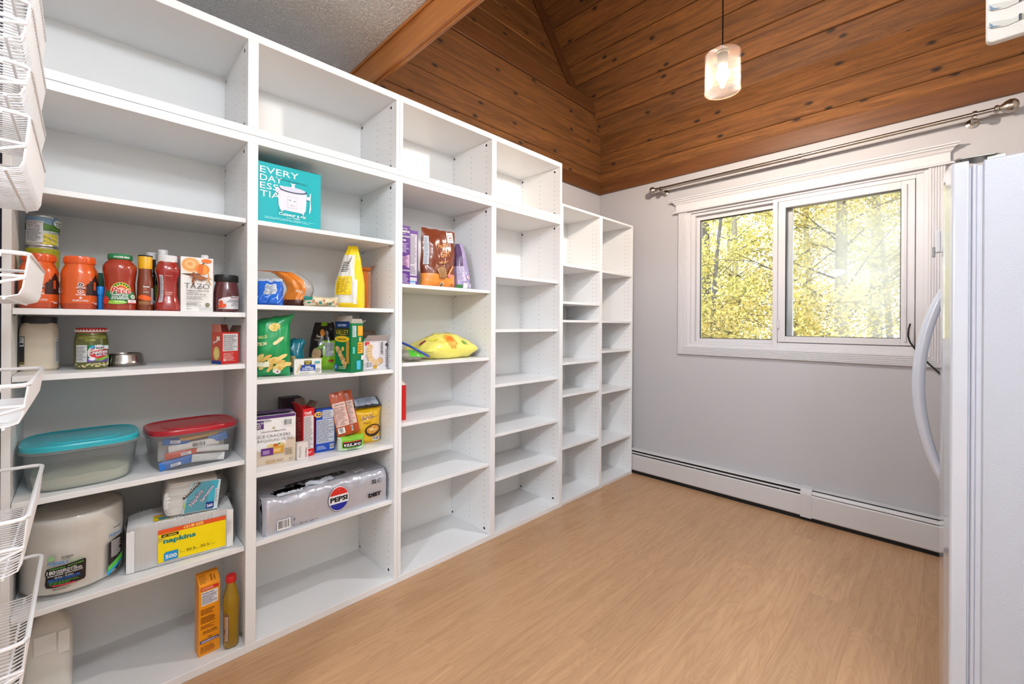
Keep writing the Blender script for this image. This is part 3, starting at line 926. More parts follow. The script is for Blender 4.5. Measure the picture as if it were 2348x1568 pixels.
# ------------------------------------------------------------------ wire door racks at the left edge
def rack(label, zr, h, dep=.112, x0=.215, x1=.655, solid=30):
    yb, yf = -.188, -.0744
    t = thing('wire_basket', label, 'basket', ((x0 + x1) / 2, yb, zr - h), group='white wire baskets on the door rack')
    ox, oy, oz = (x0 + x1) / 2, yb, zr - h
    P = lambda x, y, z: (x - ox, y - oy, z - oz)
    yb2 = yb + .006
    c = .018
    rim = [P(x1, yb2, zr), P(x1, yf - c, zr), P(x1 - c * .3, yf - c * .3, zr), P(x1 - c, yf, zr), P(x0 + c, yf, zr), P(x0 + c * .3, yf - c * .3, zr), P(x0, yf - c, zr), P(x0, yb2, zr)]
    obj('rim', M().tube(rim, .0042, 8), VINYL, t, smooth=True)
    m = M()
    lean = .004
    for i in range(solid):
        x = x0 + .004 + (x1 - x0 - .008) * i / (solid - 1)
        zb = zr - h
        path = [P(x, yb2, zr - .005), P(x, yb2, zb + .010), P(x, yb2 + .010, zb), P(x, yf - lean - .022, zb), P(x, yf - lean - .008, zb + .005), P(x, yf - lean - .003, zb + .018), P(x, yf, zr - .002)]
        m.tube(path, .0017, 5)
    o = obj('cross_wires', m, VINYL, t, smooth=True); o['kind'] = 'stuff'
    obj('end_wire', M().tube([P(x1 - .002, yb2, zr - h * .52), P(x1 - .002, yf - .003, zr - h * .52)], .003, 8), VINYL, t, smooth=True)
    obj('end_brace', M().tube([P(x1 - .002, yf - .004, zr - h * .55), P(x1 - .002, yb2, zr - h * .98)], .003, 8), VINYL, t, smooth=True)
    obj('hook_arm', M().tube([P(x1 + .006, yb2, zr - .03), P(x1 + .006, yb2 + .03, zr - .010), P(x1 + .006, yb2 + .06, zr - .006), P(x1 + .006, yb2 + .075, zr - .006)], .0036, 8), VINYL, t, smooth=True)
    obj('floor_rail', M().tube([P(x0, yf - .03, zr - h - .003), P(x1, yf - .03, zr - h - .003)], .0025, 8), VINYL, t, smooth=True)
    obj('floor_rail', M().tube([P(x0, yb + .03, zr - h - .003), P(x1, yb + .03, zr - h - .003)], .0025, 8), VINYL, t, smooth=True)
    return t
for zr, h, lb in ((1.985, .075, 'topmost white wire basket at the left edge'), (1.862, .075, 'second white wire basket from the top at the left edge'),
                  (1.740, .06, 'third white wire basket from the top at the left edge'), (1.648, .105, 'deep white wire basket beside the second shelf compartment'),
                  (1.388, .082, 'white wire basket in front of the orange sauce jars'), (1.140, .075, 'white wire basket below the creamy dressing jar'),
                  (.888, .10, 'white wire basket beside the teal-lidded container'), (.655, .10, 'lowest white wire basket beside the paper plates')):
    rack(lb, zr, h)
ru = thing('rack_upright', 'white metal upright carrying the wire baskets on the left', 'rack', (.435, -.1895, .5))
for x in (-.14, .14):
    obj('standard', M().box(x - .012, x + .012, 0, .0045, 0, 1.6), VINYL, ru, bev=.001)

# ------------------------------------------------------------------ open door and slotted bracket at the upper right corner
dd_ = struct('door_1', M().box(1.985, 2.022, .08, 1.02, .01, 2.1), mat('door_white_paint', (228, 228, 226), .4), bev=.002)
sb = thing('slotted_bracket', 'white plastic slotted bracket at the top right corner', 'bracket', (1.955, 1.0, 1.745))
PLW = mat('bracket_plastic', (196, 192, 184), .35, var=.02)
rp = []
x0, x1, z0, z1, rr = -.039, .03, -.043, .16, .008
for cx, cz, a in ((x1 - .001, z0 + .001, -PI / 2), (x1 - .001, z1, 0), (x0 + rr, z1 - rr, PI / 2), (x0 + rr, z0 + rr, PI)):
    if cx > 0: rp.append((cx, cz))
    else: rp += [(cx + rr * math.cos(a + k * PI / 8), cz + rr * math.sin(a + k * PI / 8)) for k in range(5)]
obj('plate', M().prism(rp, 0, .012, 'y'), PLW, sb, bev=.0012)
for k in range(3):
    zc = -.024 + .0275 * k
    sl = M().prism([(-.037 + .0 , zc + .006), (-.033, zc + .002), (-.018, zc - .001), (.004, zc + .003), (.018, zc + .010), (.022, zc + .0135), (.010, zc + .011), (-.012, zc + .0075), (-.030, zc + .012), (-.036, zc + .013)], -.0012, .001, 'y')
    obj('slot_lip', sl, mat('bracket_lip', (176, 172, 163), .4), sb, bev=.0004)
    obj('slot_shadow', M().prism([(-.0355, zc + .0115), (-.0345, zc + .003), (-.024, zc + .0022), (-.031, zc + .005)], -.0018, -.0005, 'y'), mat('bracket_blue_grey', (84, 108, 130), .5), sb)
    for a in (-.006, .010):
        obj('slot_slit', M().prism([(a, zc + .0015), (a + .0028, zc + .0022), (a + .0028, zc + .0115), (a, zc + .0105)], -.0016, -.0004, 'y'), BLACK, sb)
    obj('slot_clip', M().box(-.003, .0095, -.0016, -.0005, zc + .003, zc + .010), mat('clip_beige', (136, 132, 118), .4), sb, bev=.0004)
# ------------------------------------------------------------------ packages
def carton(name, label, cat, loc, dims, rz, body, group=None, front=None, side=None, top=None, bev=.0012, rot=None):
    """closed box; local +x is its front, prints are drawn in metres from the lower left of a face"""
    dx, dy, dz = dims
    t = thing(name, label, cat, loc, rz, group, rot)
    obj('body', M().box(-dx / 2, dx / 2, -dy / 2, dy / 2, 0, dz), body, t, bev=bev)
    if front: front.build(plane_map((dx / 2, -dy / 2, 0), (0, 1, 0), (0, 0, 1)), 'front_print', t)
    if side: side.build(plane_map((-dx / 2, -dy / 2, 0), (1, 0, 0), (0, 0, 1)), 'side_print', t)
    if top: top.build(plane_map((dx / 2, -dy / 2, dz), (0, 1, 0), (-1, 0, 0)), 'top_print', t)
    return t

def flap(par, a, b, out, ang, L, mt, name='flap', th=.0008):
    """box flap hinged on edge a-b, swung by ang from level, out = outward direction"""
    a, b, out = Vector(a), Vector(b), Vector(out).normalized()
    d = out * math.cos(ang) + Vector((0, 0, 1)) * math.sin(ang)
    n = (b - a).normalized().cross(d)
    e = (b - a) * .06
    vs = [a, b, b + d * L - e, a + d * L + e]
    m = M().add(vs + [v + n * th for v in vs], [(0, 1, 2, 3), (7, 6, 5, 4), (0, 4, 5, 1), (1, 5, 6, 2), (2, 6, 7, 3), (3, 7, 4, 0)])
    return obj(name, m, mt, par)

def open_carton(name, label, cat, loc, dims, rz, body, inner, group=None, front=None, side=None, flaps=()):
    dx, dy, dz = dims
    t = thing(name, label, cat, loc, rz, group)
    w = .0012
    m = M().box(-dx / 2, dx / 2, -dy / 2, dy / 2, 0, w)
    m.box(-dx / 2, -dx / 2 + w, -dy / 2, dy / 2, w, dz); m.box(dx / 2 - w, dx / 2, -dy / 2, dy / 2, w, dz)
    m.box(-dx / 2 + w, dx / 2 - w, -dy / 2, -dy / 2 + w, w, dz); m.box(-dx / 2 + w, dx / 2 - w, dy / 2 - w, dy / 2, w, dz)
    obj('body', m, body, t)
    obj('inner_tray', M().box(-dx / 2 + w, dx / 2 - w, -dy / 2 + w, dy / 2 - w, w, dz * .8), inner, t)
    if front: front.build(plane_map((dx / 2, -dy / 2, 0), (0, 1, 0), (0, 0, 1)), 'front_print', t)
    if side: side.build(plane_map((-dx / 2, -dy / 2, 0), (1, 0, 0), (0, 0, 1)), 'side_print', t)
    x, y, z = dx / 2, dy / 2, dz
    E = {'f': ((x, -y, z), (x, y, z), (1, 0, 0)), 'b': ((-x, y, z), (-x, -y, z), (-1, 0, 0)), 'l': ((-x, -y, z), (x, -y, z), (0, -1, 0)), 'r': ((x, y, z), (-x, y, z), (0, 1, 0))}
    for k, ang, L, mt in flaps:
        flap(t, *E[k], ang, L, mt)
    return t

CARD = mat('grey_cardboard', (172, 164, 152), .8, var=.04)
BROWNCARD = mat('brown_cardboard', (104, 84, 70), .85, var=.06)

# ---- jars, cans and bottles
def jar(name, label, cat, loc, prof, body, parts, sq=2.0, n=32, prints=(), rz=0.0, sx=1.0, sy=1.0, group=None):
    t = thing(name, label, cat, loc, rz, group)
    obj('glass_body', M().lathe(prof, n, sq=sq, sx=sx, sy=sy), body, t, smooth=True, auto=.6)
    for nm, pr, mt, kw in parts:
        obj(nm, M().lathe(pr, kw.get('n', n), c=kw.get('c', (0, 0, 0)), sq=kw.get('sq', 2.0)), mt, t, smooth=True, auto=.6)
    for p, a0 in prints:
        p.build(lathe_map(prof, a0, sq, sx, sy), 'label', t)
    return t

ORANGE = mat('orange_sleeve', (216, 92, 32), .25, coat=.6, var=.05, nscale=14)
SAUCE = mat('tomato_sauce', (178, 66, 30), .3, coat=.8, var=.16, nscale=80)
WI, DK = (240, 240, 238), (52, 26, 24)
def sauce_print():
    p = Print(.008)
    sky = [(.012, .052), (.012, .075), (.016, .082), (.016, .078), (.02, .078), (.022, .092), (.026, .086), (.030, .098), (.036, .107), (.039, .113), (.042, .106), (.047, .097), (.05, .09), (.056, .086), (.062, .08), (.062, .045), (.012, .045)]
    p.poly(sky, DK); p.rect(-.006, .060, .02, .012, (140, 55, 22)); p.rect(.032, .062, .008, .026, (190, 76, 30))
    for zc in (.078, .056):
        p.ell(.0, zc, .0068, .0058, WI); p.ell(0, zc, .0052, .0043, DK if zc > .07 else (190, 70, 30)); p.text('v' if zc > .07 else 'x', 0, zc - .002, .005, WI, .05, al='c')
    p.text('VEGETARIAN', 0, .0685, .0022, WI, .03, w=.02, al='c'); p.text('VEGETARIEN', 0, .0655, .0022, WI, .03, w=.02, al='c')
    p.text('GLUTEN FREE', 0, .0465, .0022, WI, .03, w=.021, al='c'); p.text('SANS GLUTEN', 0, .0435, .0022, WI, .03, w=.021, al='c')
    p.star(0, .036, .0045, .002, 5, WI); p.text('PREPARED IN CANADA', 0, .028, .0021, WI, .03, w=.034, al='c'); p.text('PREPARE AU CANADA', 0, .0245, .0021, WI, .03, w=.034, al='c')
    p.lines(.03, .016, .014, .006, 2, WI); p.text('650 mL', .024, .021, .002, WI, .02)
    p.text('SPICY', .049, .05, .0045, WI, .05, rot=PI / 2); p.lines(-.062, .02, .004, .09, 26, (245, 200, 170))
    return p
jp = [(.036, 0), (.041, .004), (.0435, .016), (.0435, .112), (.0415, .124), (.0345, .140), (.033, .146)]
for (lc, lb) in (((-.1, -.0985, 1.2995), 'orange sauce jar behind the wire basket, against the left panel'), ((-.09, -.0095, 1.2995), 'orange sauce jar standing next to the salsa jar')):
    t = jar('sauce_jar', lb, 'jar', lc, jp, ORANGE,
            [('lid', [(.035, .144), (.0365, .147), (.0365, .163), (.035, .168), (.03, .169)], mat('orange_lid', (222, 92, 34), .3, coat=.4), {}),
             ('base_ring', [(.0415, .0035), (.0438, .0155), (.0438, .019)], SAUCE, {})], prints=((sauce_print(), .05),), group='orange sauce jars')
    k = M()
    for i in range(26):
        a = 2 * PI * i / 26
        k.box(-.001, .0012, -.0016, .0016, 0, .014)
        mm = Matrix.Rotation(a, 4, 'Z') @ Matrix.Translation((.0366, 0, .148))
        for q in range(len(k.v) - 8, len(k.v)): k.v[q] = tuple(mm @ Vector(k.v[q]))
    o = obj('lid_knurl', k, mat('orange_lid'), [c for c in t.children if c.name.startswith('lid')][0]); o['kind'] = 'stuff'

TIN = mat('tin_can', (190, 190, 188), .3, metal=.9)
def can(label, z, top):
    r, h = .0375, .101
    pr = [(.0365, 0), (r, .002), (r, .005), (.0368, .007), (.0368, h - .007), (r, h - .005), (r, h - .001), (.0355, h)]
    t = jar('food_can', label, 'can', (-.215, -.097, z), pr, TIN, [], group='stacked food cans')
    p = Print(.006)
    C = 2 * PI * r
    if top:
        p.rect(-C / 2, .006, C, .089, (222, 226, 214)); p.rect(-C / 2, .07, C, .025, (140, 176, 205)); p.rect(-C / 2, .052, C, .020, (74, 128, 56))
        for i in range(7):
            p.ell(-.1 + i * .034, .066, .018, .010, (96, 146, 62))
        p.rect(.002, .008, .034, .034, (214, 196, 60))
        for i in range(14):
            p.ell(.004 + (i * 7 % 30) * .001, .010 + (i * 11 % 29) * .001, .004, .003, (236, 216, 84))
        p.poly([(.012, .034), (.014, .034), (.023, .018), (.022, .015)], (190, 192, 196))
        p.text('Cream Style', .013, .044, .0045, (40, 60, 40), .02); p.ell(.036, .078, .013, .012, (232, 238, 236)); p.text('Green', .036, .078, .005, (30, 70, 40), .03, al='c'); p.text('Giant', .036, .070, .005, (30, 70, 40), .03, al='c')
        p.rect(-.032, .012, .034, .068, (226, 226, 224)); p.text('Nutrition Facts', -.030, .064, .003, (40, 30, 30), .04); p.text('Valeur nutritive', -.030, .059, .003, (40, 30, 30), .04); p.lines(-.030, .068, .03, .010, 5, (120, 60, 60)); p.lines(-.030, .014, .030, .042, 16, (60, 60, 60))
    else:
        p.rect(-C / 2, .006, C, .089, (196, 190, 40))
        for i in range(16): p.rect(-C / 2, .008 + i * .0055, C, .0014, (150, 150, 30))
    p.build(lathe_map(pr, .02), 'label', t)
can('yellow-labelled food can at the bottom of the can stack', 1.2995, False)
can('yellow-labelled food can in the middle of the can stack', 1.4008, False)
can('creamed corn can topping the stack behind the sauce jar', 1.5021, True)

p = Print(); p.rect(0, .07, .07, .004, (150, 150, 60)); p.ell(.02, .045, .014, .010, (190, 180, 150)); p.ell(.02, .045, .010, .007, (60, 40, 30))
carton('tea_box', 'dark green box half hidden between sauce and salsa jars', 'box', (-.2, .068, 1.2995), (.08, .07, .128), 0, ink(16, 92, 62), front=p)
t = thing('squeeze_tube', 'slim blue squeeze tube beside the salsa jar', 'tube', (-.075, .0385, 1.2995))
obj('tube_body', M().lathe([(.0062, 0), (.0062, .014), (.0068, .05)], 16), mat('blue_tube', (0, 120, 198), .3), t, smooth=True)
obj('tube_cap', M().lathe([(.0086, .05), (.0090, .054), (.0090, .073), (.0078, .076)], 16), mat('blue_cap', (10, 132, 214), .3), t, smooth=True)

sp = [(.040, 0), (.0435, .004), (.044, .022), (.0425, .04), (.0395, .065), (.0385, .088), (.0405, .112), (.0438, .132), (.0430, .146), (.036, .158), (.0295, .165), (.0285, .17)]
p = Print(.006); G = (20, 112, 66)
p.rect(-.042, .022, .082, .034, G); p.ell(.0, .062, .030, .030, (228, 205, 60)); p.ell(0, .062, .028, .028, G); p.star(0, .064, .027, .016, 18, (244, 206, 50)); p.ell(0, .064, .017, .016, (206, 60, 40)); p.ell(0, .064, .012, .011, (232, 168, 140))
p.rect(-.042, .022, .082, .040, G)
p.text('Pace', .0, .056, .019, (244, 232, 220), .085, w=.056, al='c', shear=.18); p.text('Pace', .0, .056, .019, (196, 40, 34), .02, w=.053, al='c', shear=.18)
p.text('CHUNKY SALSA', -.003, .0475, .005, WI, .03, w=.042, al='c'); p.text('SALSA AVEC DE', -.003, .041, .0046, WI, .03, w=.040, al='c'); p.text('GROS MORCEAUX', -.003, .0355, .0046, WI, .03, w=.044, al='c')
p.ell(-.012, .026, .026, .0065, (150, 200, 70)); p.text('MILD / DOUCE', -.004, .0265, .003, WI, .03, w=.022, al='c'); p.ell(.031, .045, .0075, .0075, (210, 224, 210)); p.text('NO', .031, .046, .003, G, .03, al='c'); p.text('SUGAR', .031, .0425, .0025, G, .03, w=.010, al='c')
p.rect(.014, .022, .026, .013, (214, 60, 50)); p.rect(.016, .025, .023, .009, (238, 240, 240)); p.lines(.021, .027, .016, .005, 2, (40, 60, 110)); p.ell(-.036, .032, .008, .012, (200, 48, 36))
t = jar('salsa_jar', 'chunky salsa jar with a green lid and sun label', 'jar', (-.08, .086, 1.2995), sp, mat('salsa_red', (158, 48, 24), .28, coat=.8, var=.22, nscale=120),
        [('lid', [(.030, .168), (.0318, .170), (.0318, .183), (.030, .1855), (.02, .186)], mat('green_lid', (22, 122, 72), .3, coat=.3), {})], prints=((p, .02),))
pl = Print(.006); pl.text('DOUCE', -.018, .173, .005, WI, .04); pl.text('MILD', .008, .173, .005, WI, .04); pl.build(lathe_map([(.0318, .16), (.0318, .19)], .02), 'lid_print', [c for c in t.children if c.name.startswith('lid')][0])

cp = [(.0205, 0), (.022, .004), (.022, .06), (.0212, .085), (.0215, .095), (.0205, .105), (.0185, .125), (.018, .145)]
p = Print(.005); p.text('Caramel', -.001, .079, .006, WI, .03, w=.017, al='c', shear=.2); p.lines(-.008, .070, .014, .006, 3, (220, 130, 110)); p.text('SUNDAE SYRUP', -.001, .062, .0024, WI, .03, w=.014, al='c')
p.poly([(-.022, .05), (-.01, .054), (.02, .044), (.024, .036), (.0, .034), (-.022, .04)], (234, 96, 30)); p.rect(.012, .022, .009, .055, (170, 168, 176)); p.lines(.013, .024, .007, .05, 16, (70, 70, 90)); p.rect(-.02, .02, .03, .012, (150, 100, 60))
t = jar('caramel_bottle', 'brown caramel sauce bottle with a yellow cap', 'bottle', (-.07, .150, 1.2995), cp, mat('caramel_brown', (120, 52, 24), .22, coat=.8, var=.1), [('cap', [(.0195, .143), (.0195, .187), (.0185, .189)], mat('yellow_cap', (228, 172, 24), .35, var=.08), {}), ('cap_rim', [(.0198, .185), (.0198, .189), (.017, .1895)], mat('dark_rim', (40, 26, 18), .3), {})], prints=((p, .05),))

for lb, x, y, h, col, lab, cc, r in (('dark syrup bottle with a white cap behind the caramel bottle', -.205, .178, .218, (30, 20, 22), (70, 70, 78), (226, 226, 226), .024), ('taller dark bottle with a white cap behind the red bottle', -.16, .206, .226, (26, 12, 10), (150, 160, 40), (232, 232, 232), .023), ('bottle with a dark red cap at the back of the jar shelf', -.24, .262, .215, (60, 16, 14), (120, 30, 30), (150, 24, 40), .03)):
    p = Print(.006); p.rect(-.03, .02, .06, .075, lab); p.rect(-.02, .03, .04, .01, (226, 226, 220))
    jar('sauce_bottle', lb, 'bottle', (x, y, 1.2995), [(r - .002, 0), (r, .004), (r, .12), (r * .8, .14), (r * .55, .165), (r * .5, h - .024)], mat('dark_glass_%d' % int(x * -1000), col, .15, coat=.8), [('cap', [(r * .66, h - .026), (r * .68, h - .002), (r * .6, h)], mat('cap_%d_%d' % (cc[0], cc[1]), cc, .4), {})], prints=((p, .05),), group='bottles at the back of the jar shelf')

kp = [(.032, 0), (.036, .005), (.036, .022), (.031, .040), (.0275, .058), (.0270, .098), (.029, .115), (.034, .135), (.0345, .148), (.031, .160), (.026, .170), (.0255, .174)]
p = Print(.006); p.rect(-.031, .03, .012, .095, (200, 200, 205)); p.lines(-.030, .034, .010, .086, 26, (60, 40, 60))
p.rect(-.013, .058, .022, .003, (224, 160, 140)); p.rect(-.014, .064, .026, .003, (224, 160, 140)); p.rect(-.012, .122, .022, .002, (220, 150, 130))
jar('red_syrup_bottle', 'waisted red sauce bottle with a wide white cap', 'bottle', (-.072, .2105, 1.2995), kp, mat('red_syrup', (150, 28, 18), .2, coat=.9, var=.14), [('cap', [(.0275, .172), (.0285, .176), (.0285, .193), (.0265, .1955)], mat('white_cap', (226, 226, 228), .35), {})], sq=2.8, prints=((p, .03),))

p = Print(); K = (34, 34, 36); OR = (232, 128, 40)
p.ell(.030, .166, .029, .029, (244, 226, 200)); p.ell(.029, .169, .0265, .0255, (226, 160, 92)); p.ell(.028, .171, .016, .015, (238, 186, 122)); p.ell(.027, .172, .008, .007, (222, 150, 84)); p.poly([(.0, .135), (.03, .128), (.06, .136), (.05, .139), (.02, .137)], (96, 54, 34)); p.ell(.064, .155, .021, .020, OR); p.ell(.058, .155, .008, .019, (214, 104, 28)); p.ell(.072, .155, .006, .018, (240, 150, 60)); p.poly([(.062, .172), (.066, .180), (.069, .179), (.067, .171)], (70, 84, 34)); p.ell(.076, .186, .016, .008, (226, 110, 34))
for i in range(20):
    a = -.5 - i * .1; x0 = .05 + .03 * math.cos(i * 2.1); y0 = .128 + .014 * math.sin(i * 1.7)
    p.poly([(x0, y0), (x0 + .012 * math.cos(a), y0 + .022 * math.sin(a)), (x0 + .012 * math.cos(a) + .002, y0 + .022 * math.sin(a) + .001), (x0 + .004, y0 + .002)], (150, 84, 40) if i % 3 else (206, 150, 100))
p.poly([(.03, .127), (.055, .134), (.08, .122), (.06, .112)], (150, 90, 48))
p.text('TAZO', .010, .083, .020, K, -.012, w=.074); p.rect(.052, .089, .014, .0018, K)
p.text('PUMPKIN SPICE LATTE', .016, .073, .0042, K, .02, w=.066); p.text('LATTE A LA', .016, .066, .0042, K, .02, w=.032); p.text('CITROUILLE EPICEE', .016, .060, .0042, K, .02, w=.058)
p.lines(.016, .043, .064, .013, 4, (130, 130, 130)); p.lines(.016, .022, .046, .014, 5, (90, 90, 90)); p.ell(.078, .026, .007, .007, (110, 110, 80)); p.text('BLACK', .078, .026, .002, WI, .02, w=.009, al='c'); p.text('946 mL', .016, .008, .0035, K, .02); p.text('BLACK TEA CONCENTRATE', .052, .012, .003, (110, 110, 110), .01, w=.040); p.text('CONCENTRE DE THE NOIR', .052, .006, .003, (110, 110, 110), .01, w=.040)
for i in range(4): p.rect(.016 + i * .003, .0165, .0018, .0018, (120, 120, 120))
t = carton('latte_carton', 'white pumpkin spice latte carton with an orange pumpkin picture', 'carton', (-.080, .293, 1.2995), (.062, .097, .197), 0, ink(236, 234, 230), front=p)
obj('carton_cap', M().lathe([(.011, 0), (.0118, .002), (.0118, .011), (.010, .013)], 16), mat('white_cap'), t, smooth=True, loc=(.012, .025, .197))

gp = [(.037, 0), (.041, .004), (.0415, .03), (.0415, .07), (.039, .095), (.0345, .112), (.0345, .118)]
p = Print(.006); p.poly([(-.034, .012), (-.034, .046), (-.02, .054), (.0, .058), (.034, .058), (.034, .012)], (222, 222, 226)); p.rect(.004, .053, .034, .009, (150, 24, 32)); p.rect(.004, .055, .034, .007, (28, 20, 24)); p.text('KIRKLAND', .021, .056, .0052, WI, .04, w=.030, al='c')
p.text('ORGANIC', .016, .044, .005, (70, 60, 66), .01, w=.034, al='c'); p.text('STRAWBERRY', .014, .037, .006, (70, 60, 66), .01, w=.044, al='c'); p.text('SPREAD', .018, .030, .004, (70, 60, 66), .01, al='c'); p.text('TARTINADE', .018, .024, .004, (70, 60, 66), .01, al='c'); p.text('1.19 kg', .018, .0155, .003, K, .02, al='c')
p.ell(-.026, .036, .006, .008, (206, 70, 40)); p.ell(-.020, .024, .010, .0085, (222, 90, 40)); p.ell(-.029, .022, .006, .006, (206, 70, 40)); p.poly([(-.014, .030), (-.010, .032), (-.012, .028)], (60, 120, 40)); p.lines(-.03, .013, .02, .003, 1, (90, 60, 60))
jar('jam_jar', 'dark strawberry jam jar with a black lid', 'jar', (-.07, .3875, 1.2995), gp, mat('dark_jam', (82, 22, 30), .2, coat=.9, var=.12), [('lid', [(.037, .114), (.0395, .118), (.0395, .136), (.038, .141), (.03, .142)], mat('black_lid', (24, 24, 26), .4), {'n': 14})], sq=2.3, prints=((p, .05),))

# ---- second shelf
dp = [(.040, 0), (.0445, .006), (.0445, .12), (.043, .135), (.036, .150), (.035, .152)]
p = Print(.006); p.rect(-.042, .022, .013, .088, (44, 42, 44)); p.rect(-.040, .078, .010, .03, (210, 210, 212)); p.rect(-.039, .083, .008, .006, (30, 30, 30)); p.rect(-.042, .026, .013, .002, (200, 190, 40)); p.lines(-.039, .094, .008, .012, 4, (80, 80, 80))
p.rect(.029, .022, .017, .084, (206, 204, 204)); p.text('Nutrition', .032, .098, .003, K, .03); p.lines(.031, .026, .014, .068, 24, (80, 80, 84))
jar('dressing_jar', 'large square jar of creamy dressing with a dark lid', 'jar', (-.205, -.1015, 1.1035), dp, mat('creamy_dressing', (216, 202, 178), .3, coat=.6, var=.06, nscale=60), [('lid', [(.0395, .15), (.041, .152), (.041, .170), (.039, .1725)], mat('smoky_lid', (54, 52, 50), .3), {'n': 40})], sq=4.2, prints=((p, 0.04),))

pp_ = [(.038, 0), (.042, .005), (.0435, .016), (.0435, .088), (.0425, .1), (.040, .112), (.0375, .121), (.0375, .124)]
p = Print(.005); G2 = (24, 116, 60)
p.rect(-.044, .024, .088, .056, G2); p.rect(-.044, .024, .030, .056, (214, 214, 214)); p.lines(-.0425, .028, .027, .048, 15, (70, 70, 70)); p.rect(-.014, .024, .058, .012, (106, 72, 160))
p.star(.014, .054, .0285, .0245, 30, WI); p.ell(.016, .054, .025, .020, (216, 48, 40)); p.ell(.018, .0695, .014, .0055, WI, rot=.12); p.text("BICK'S", .018, .067, .006, (40, 20, 24), .05, w=.022, al='c', rot=.1, shear=.15)
p.text('mini', -.002, .061, .006, WI, .06, shear=.1, rot=.12); p.text("Crunch'ems", -.0075, .0485, .0125, (120, 20, 24), .09, w=.047, rot=.1); p.text("Crunch'ems", -.007, .049, .012, WI, .03, w=.046, rot=.1); p.text('Garlic Tang', .006, .0415, .0065, (106, 60, 150), .08, w=.030, rot=.16); p.text('Garlic Tang', .0062, .0417, .006, WI, .02, w=.029, rot=.16)
p.ell(-.002, .034, .0085, .0065, (190, 176, 216)); p.ell(-.002, .035, .006, .0045, (238, 236, 244)); p.ell(.018, .033, .016, .0042, (96, 150, 50), rot=.3); p.ell(.028, .036, .015, .0045, (120, 172, 60), rot=.45); p.ell(-.001, .073, .006, .005, (60, 150, 196)); p.rect(.026, .066, .014, .012, (236, 240, 238))
t = jar('pickle_jar', 'garlic pickle jar with a red and white zigzag lid', 'jar', (-.16, .0195, 1.1035), pp_, mat('pickle_brine', (86, 88, 30), .15, coat=.9, var=.3, nscale=70), [('lid', [(.0385, .121), (.0395, .124), (.0395, .133), (.038, .136), (.03, .137)], mat('red_lid', (190, 34, 38), .3, coat=.3), {})], prints=((p, .06),))
q = Print(.005); C = 2 * PI * .0395; q.rect(-C / 2, .1235, C, .0025, WI)
for i in range(34): q.poly([(-C / 2 + C * i / 34, .126), (-C / 2 + C * (i + 1) / 34, .126), (-C / 2 + C * (i + .5) / 34, .132)], WI)
q.build(lathe_map([(.0395, .12), (.0395, .14)], 0), 'lid_print', [c for c in t.children if c.name.startswith('lid')][0])
gm = M(); gd = random.Random(3)
for i in range(34):
    a = -1.0 + 2.0 * gd.random(); z = .008 + .010 * gd.random(); c = Vector((.0432 * math.cos(a), .0432 * math.sin(a), z))
    gm.box(c.x - .001, c.x + .0012, c.y - .003, c.y + .003, c.z - .0016, c.z + .0016)
o = obj('garlic_bits', gm, mat('garlic', (214, 200, 150), .5), t, bev=.0008); o['kind'] = 'stuff'
for a, z in ((-.5, .104), (.1, .106), (.6, .105), (-.1, .095)):
    obj('pickle', M().lathe([(.002, -.016), (.007, -.012), (.009, 0), (.007, .012), (.002, .016)], 12), mat('gherkin', (128, 132, 44), .3, coat=.7, var=.2), t, smooth=True, loc=(.036 * math.cos(a), .036 * math.sin(a), z), rot=(PI / 2, 0, a))

STEEL = mat('stainless_steel', (190, 188, 184), .22, metal=1.0, var=.04)
t = thing('steel_bowl', 'flared stainless steel pet bowl beside the pickle jar', 'bowl', (-.215, .103, 1.1035))
obj('bowl_shell', M().lathe([(.0625, 0), (.064, .002), (.060, .004), (.056, .018), (.0525, .038), (.0505, .044), (.048, .045), (.047, .043), (.045, .02), (.040, .012)], 40), STEEL, t, smooth=True, auto=1.2)

p = Print(); p.rect(.004, .048, .056, .066, (226, 224, 222)); p.lines(.006, .050, .052, .060, 16, (90, 80, 84)); p.lines(.006, .010, .044, .032, 9, (240, 190, 180)); p.text('U', .006, .012, .008, WI, .05)
s = Print(); s.rect(0, 0, .06, .118, (190, 80, 66)); s.ell(.03, .040, .02, .026, (214, 190, 110)); s.ell(.03, .040, .014, .018, (232, 210, 130)); s.rect(0, 0, .06, .012, (30, 60, 130)); s.text('Soup', .012, .075, .010, WI, .02, rot=.4); s.rect(.032, .088, .02, .016, (236, 226, 206))
open_carton('soup_mix_box', 'open red soup mix box beside the shelf divider', 'box', (-.088, .389, 1.1035), (.060, .064, .120), math.radians(20), ink(206, 42, 36), CARD, front=p, side=s, flaps=(('b', 1.35, .03, ink(150, 70, 60)), ('l', 1.5, .03, ink(196, 120, 104)), ('r', 1.2, .028, BROWNCARD)))

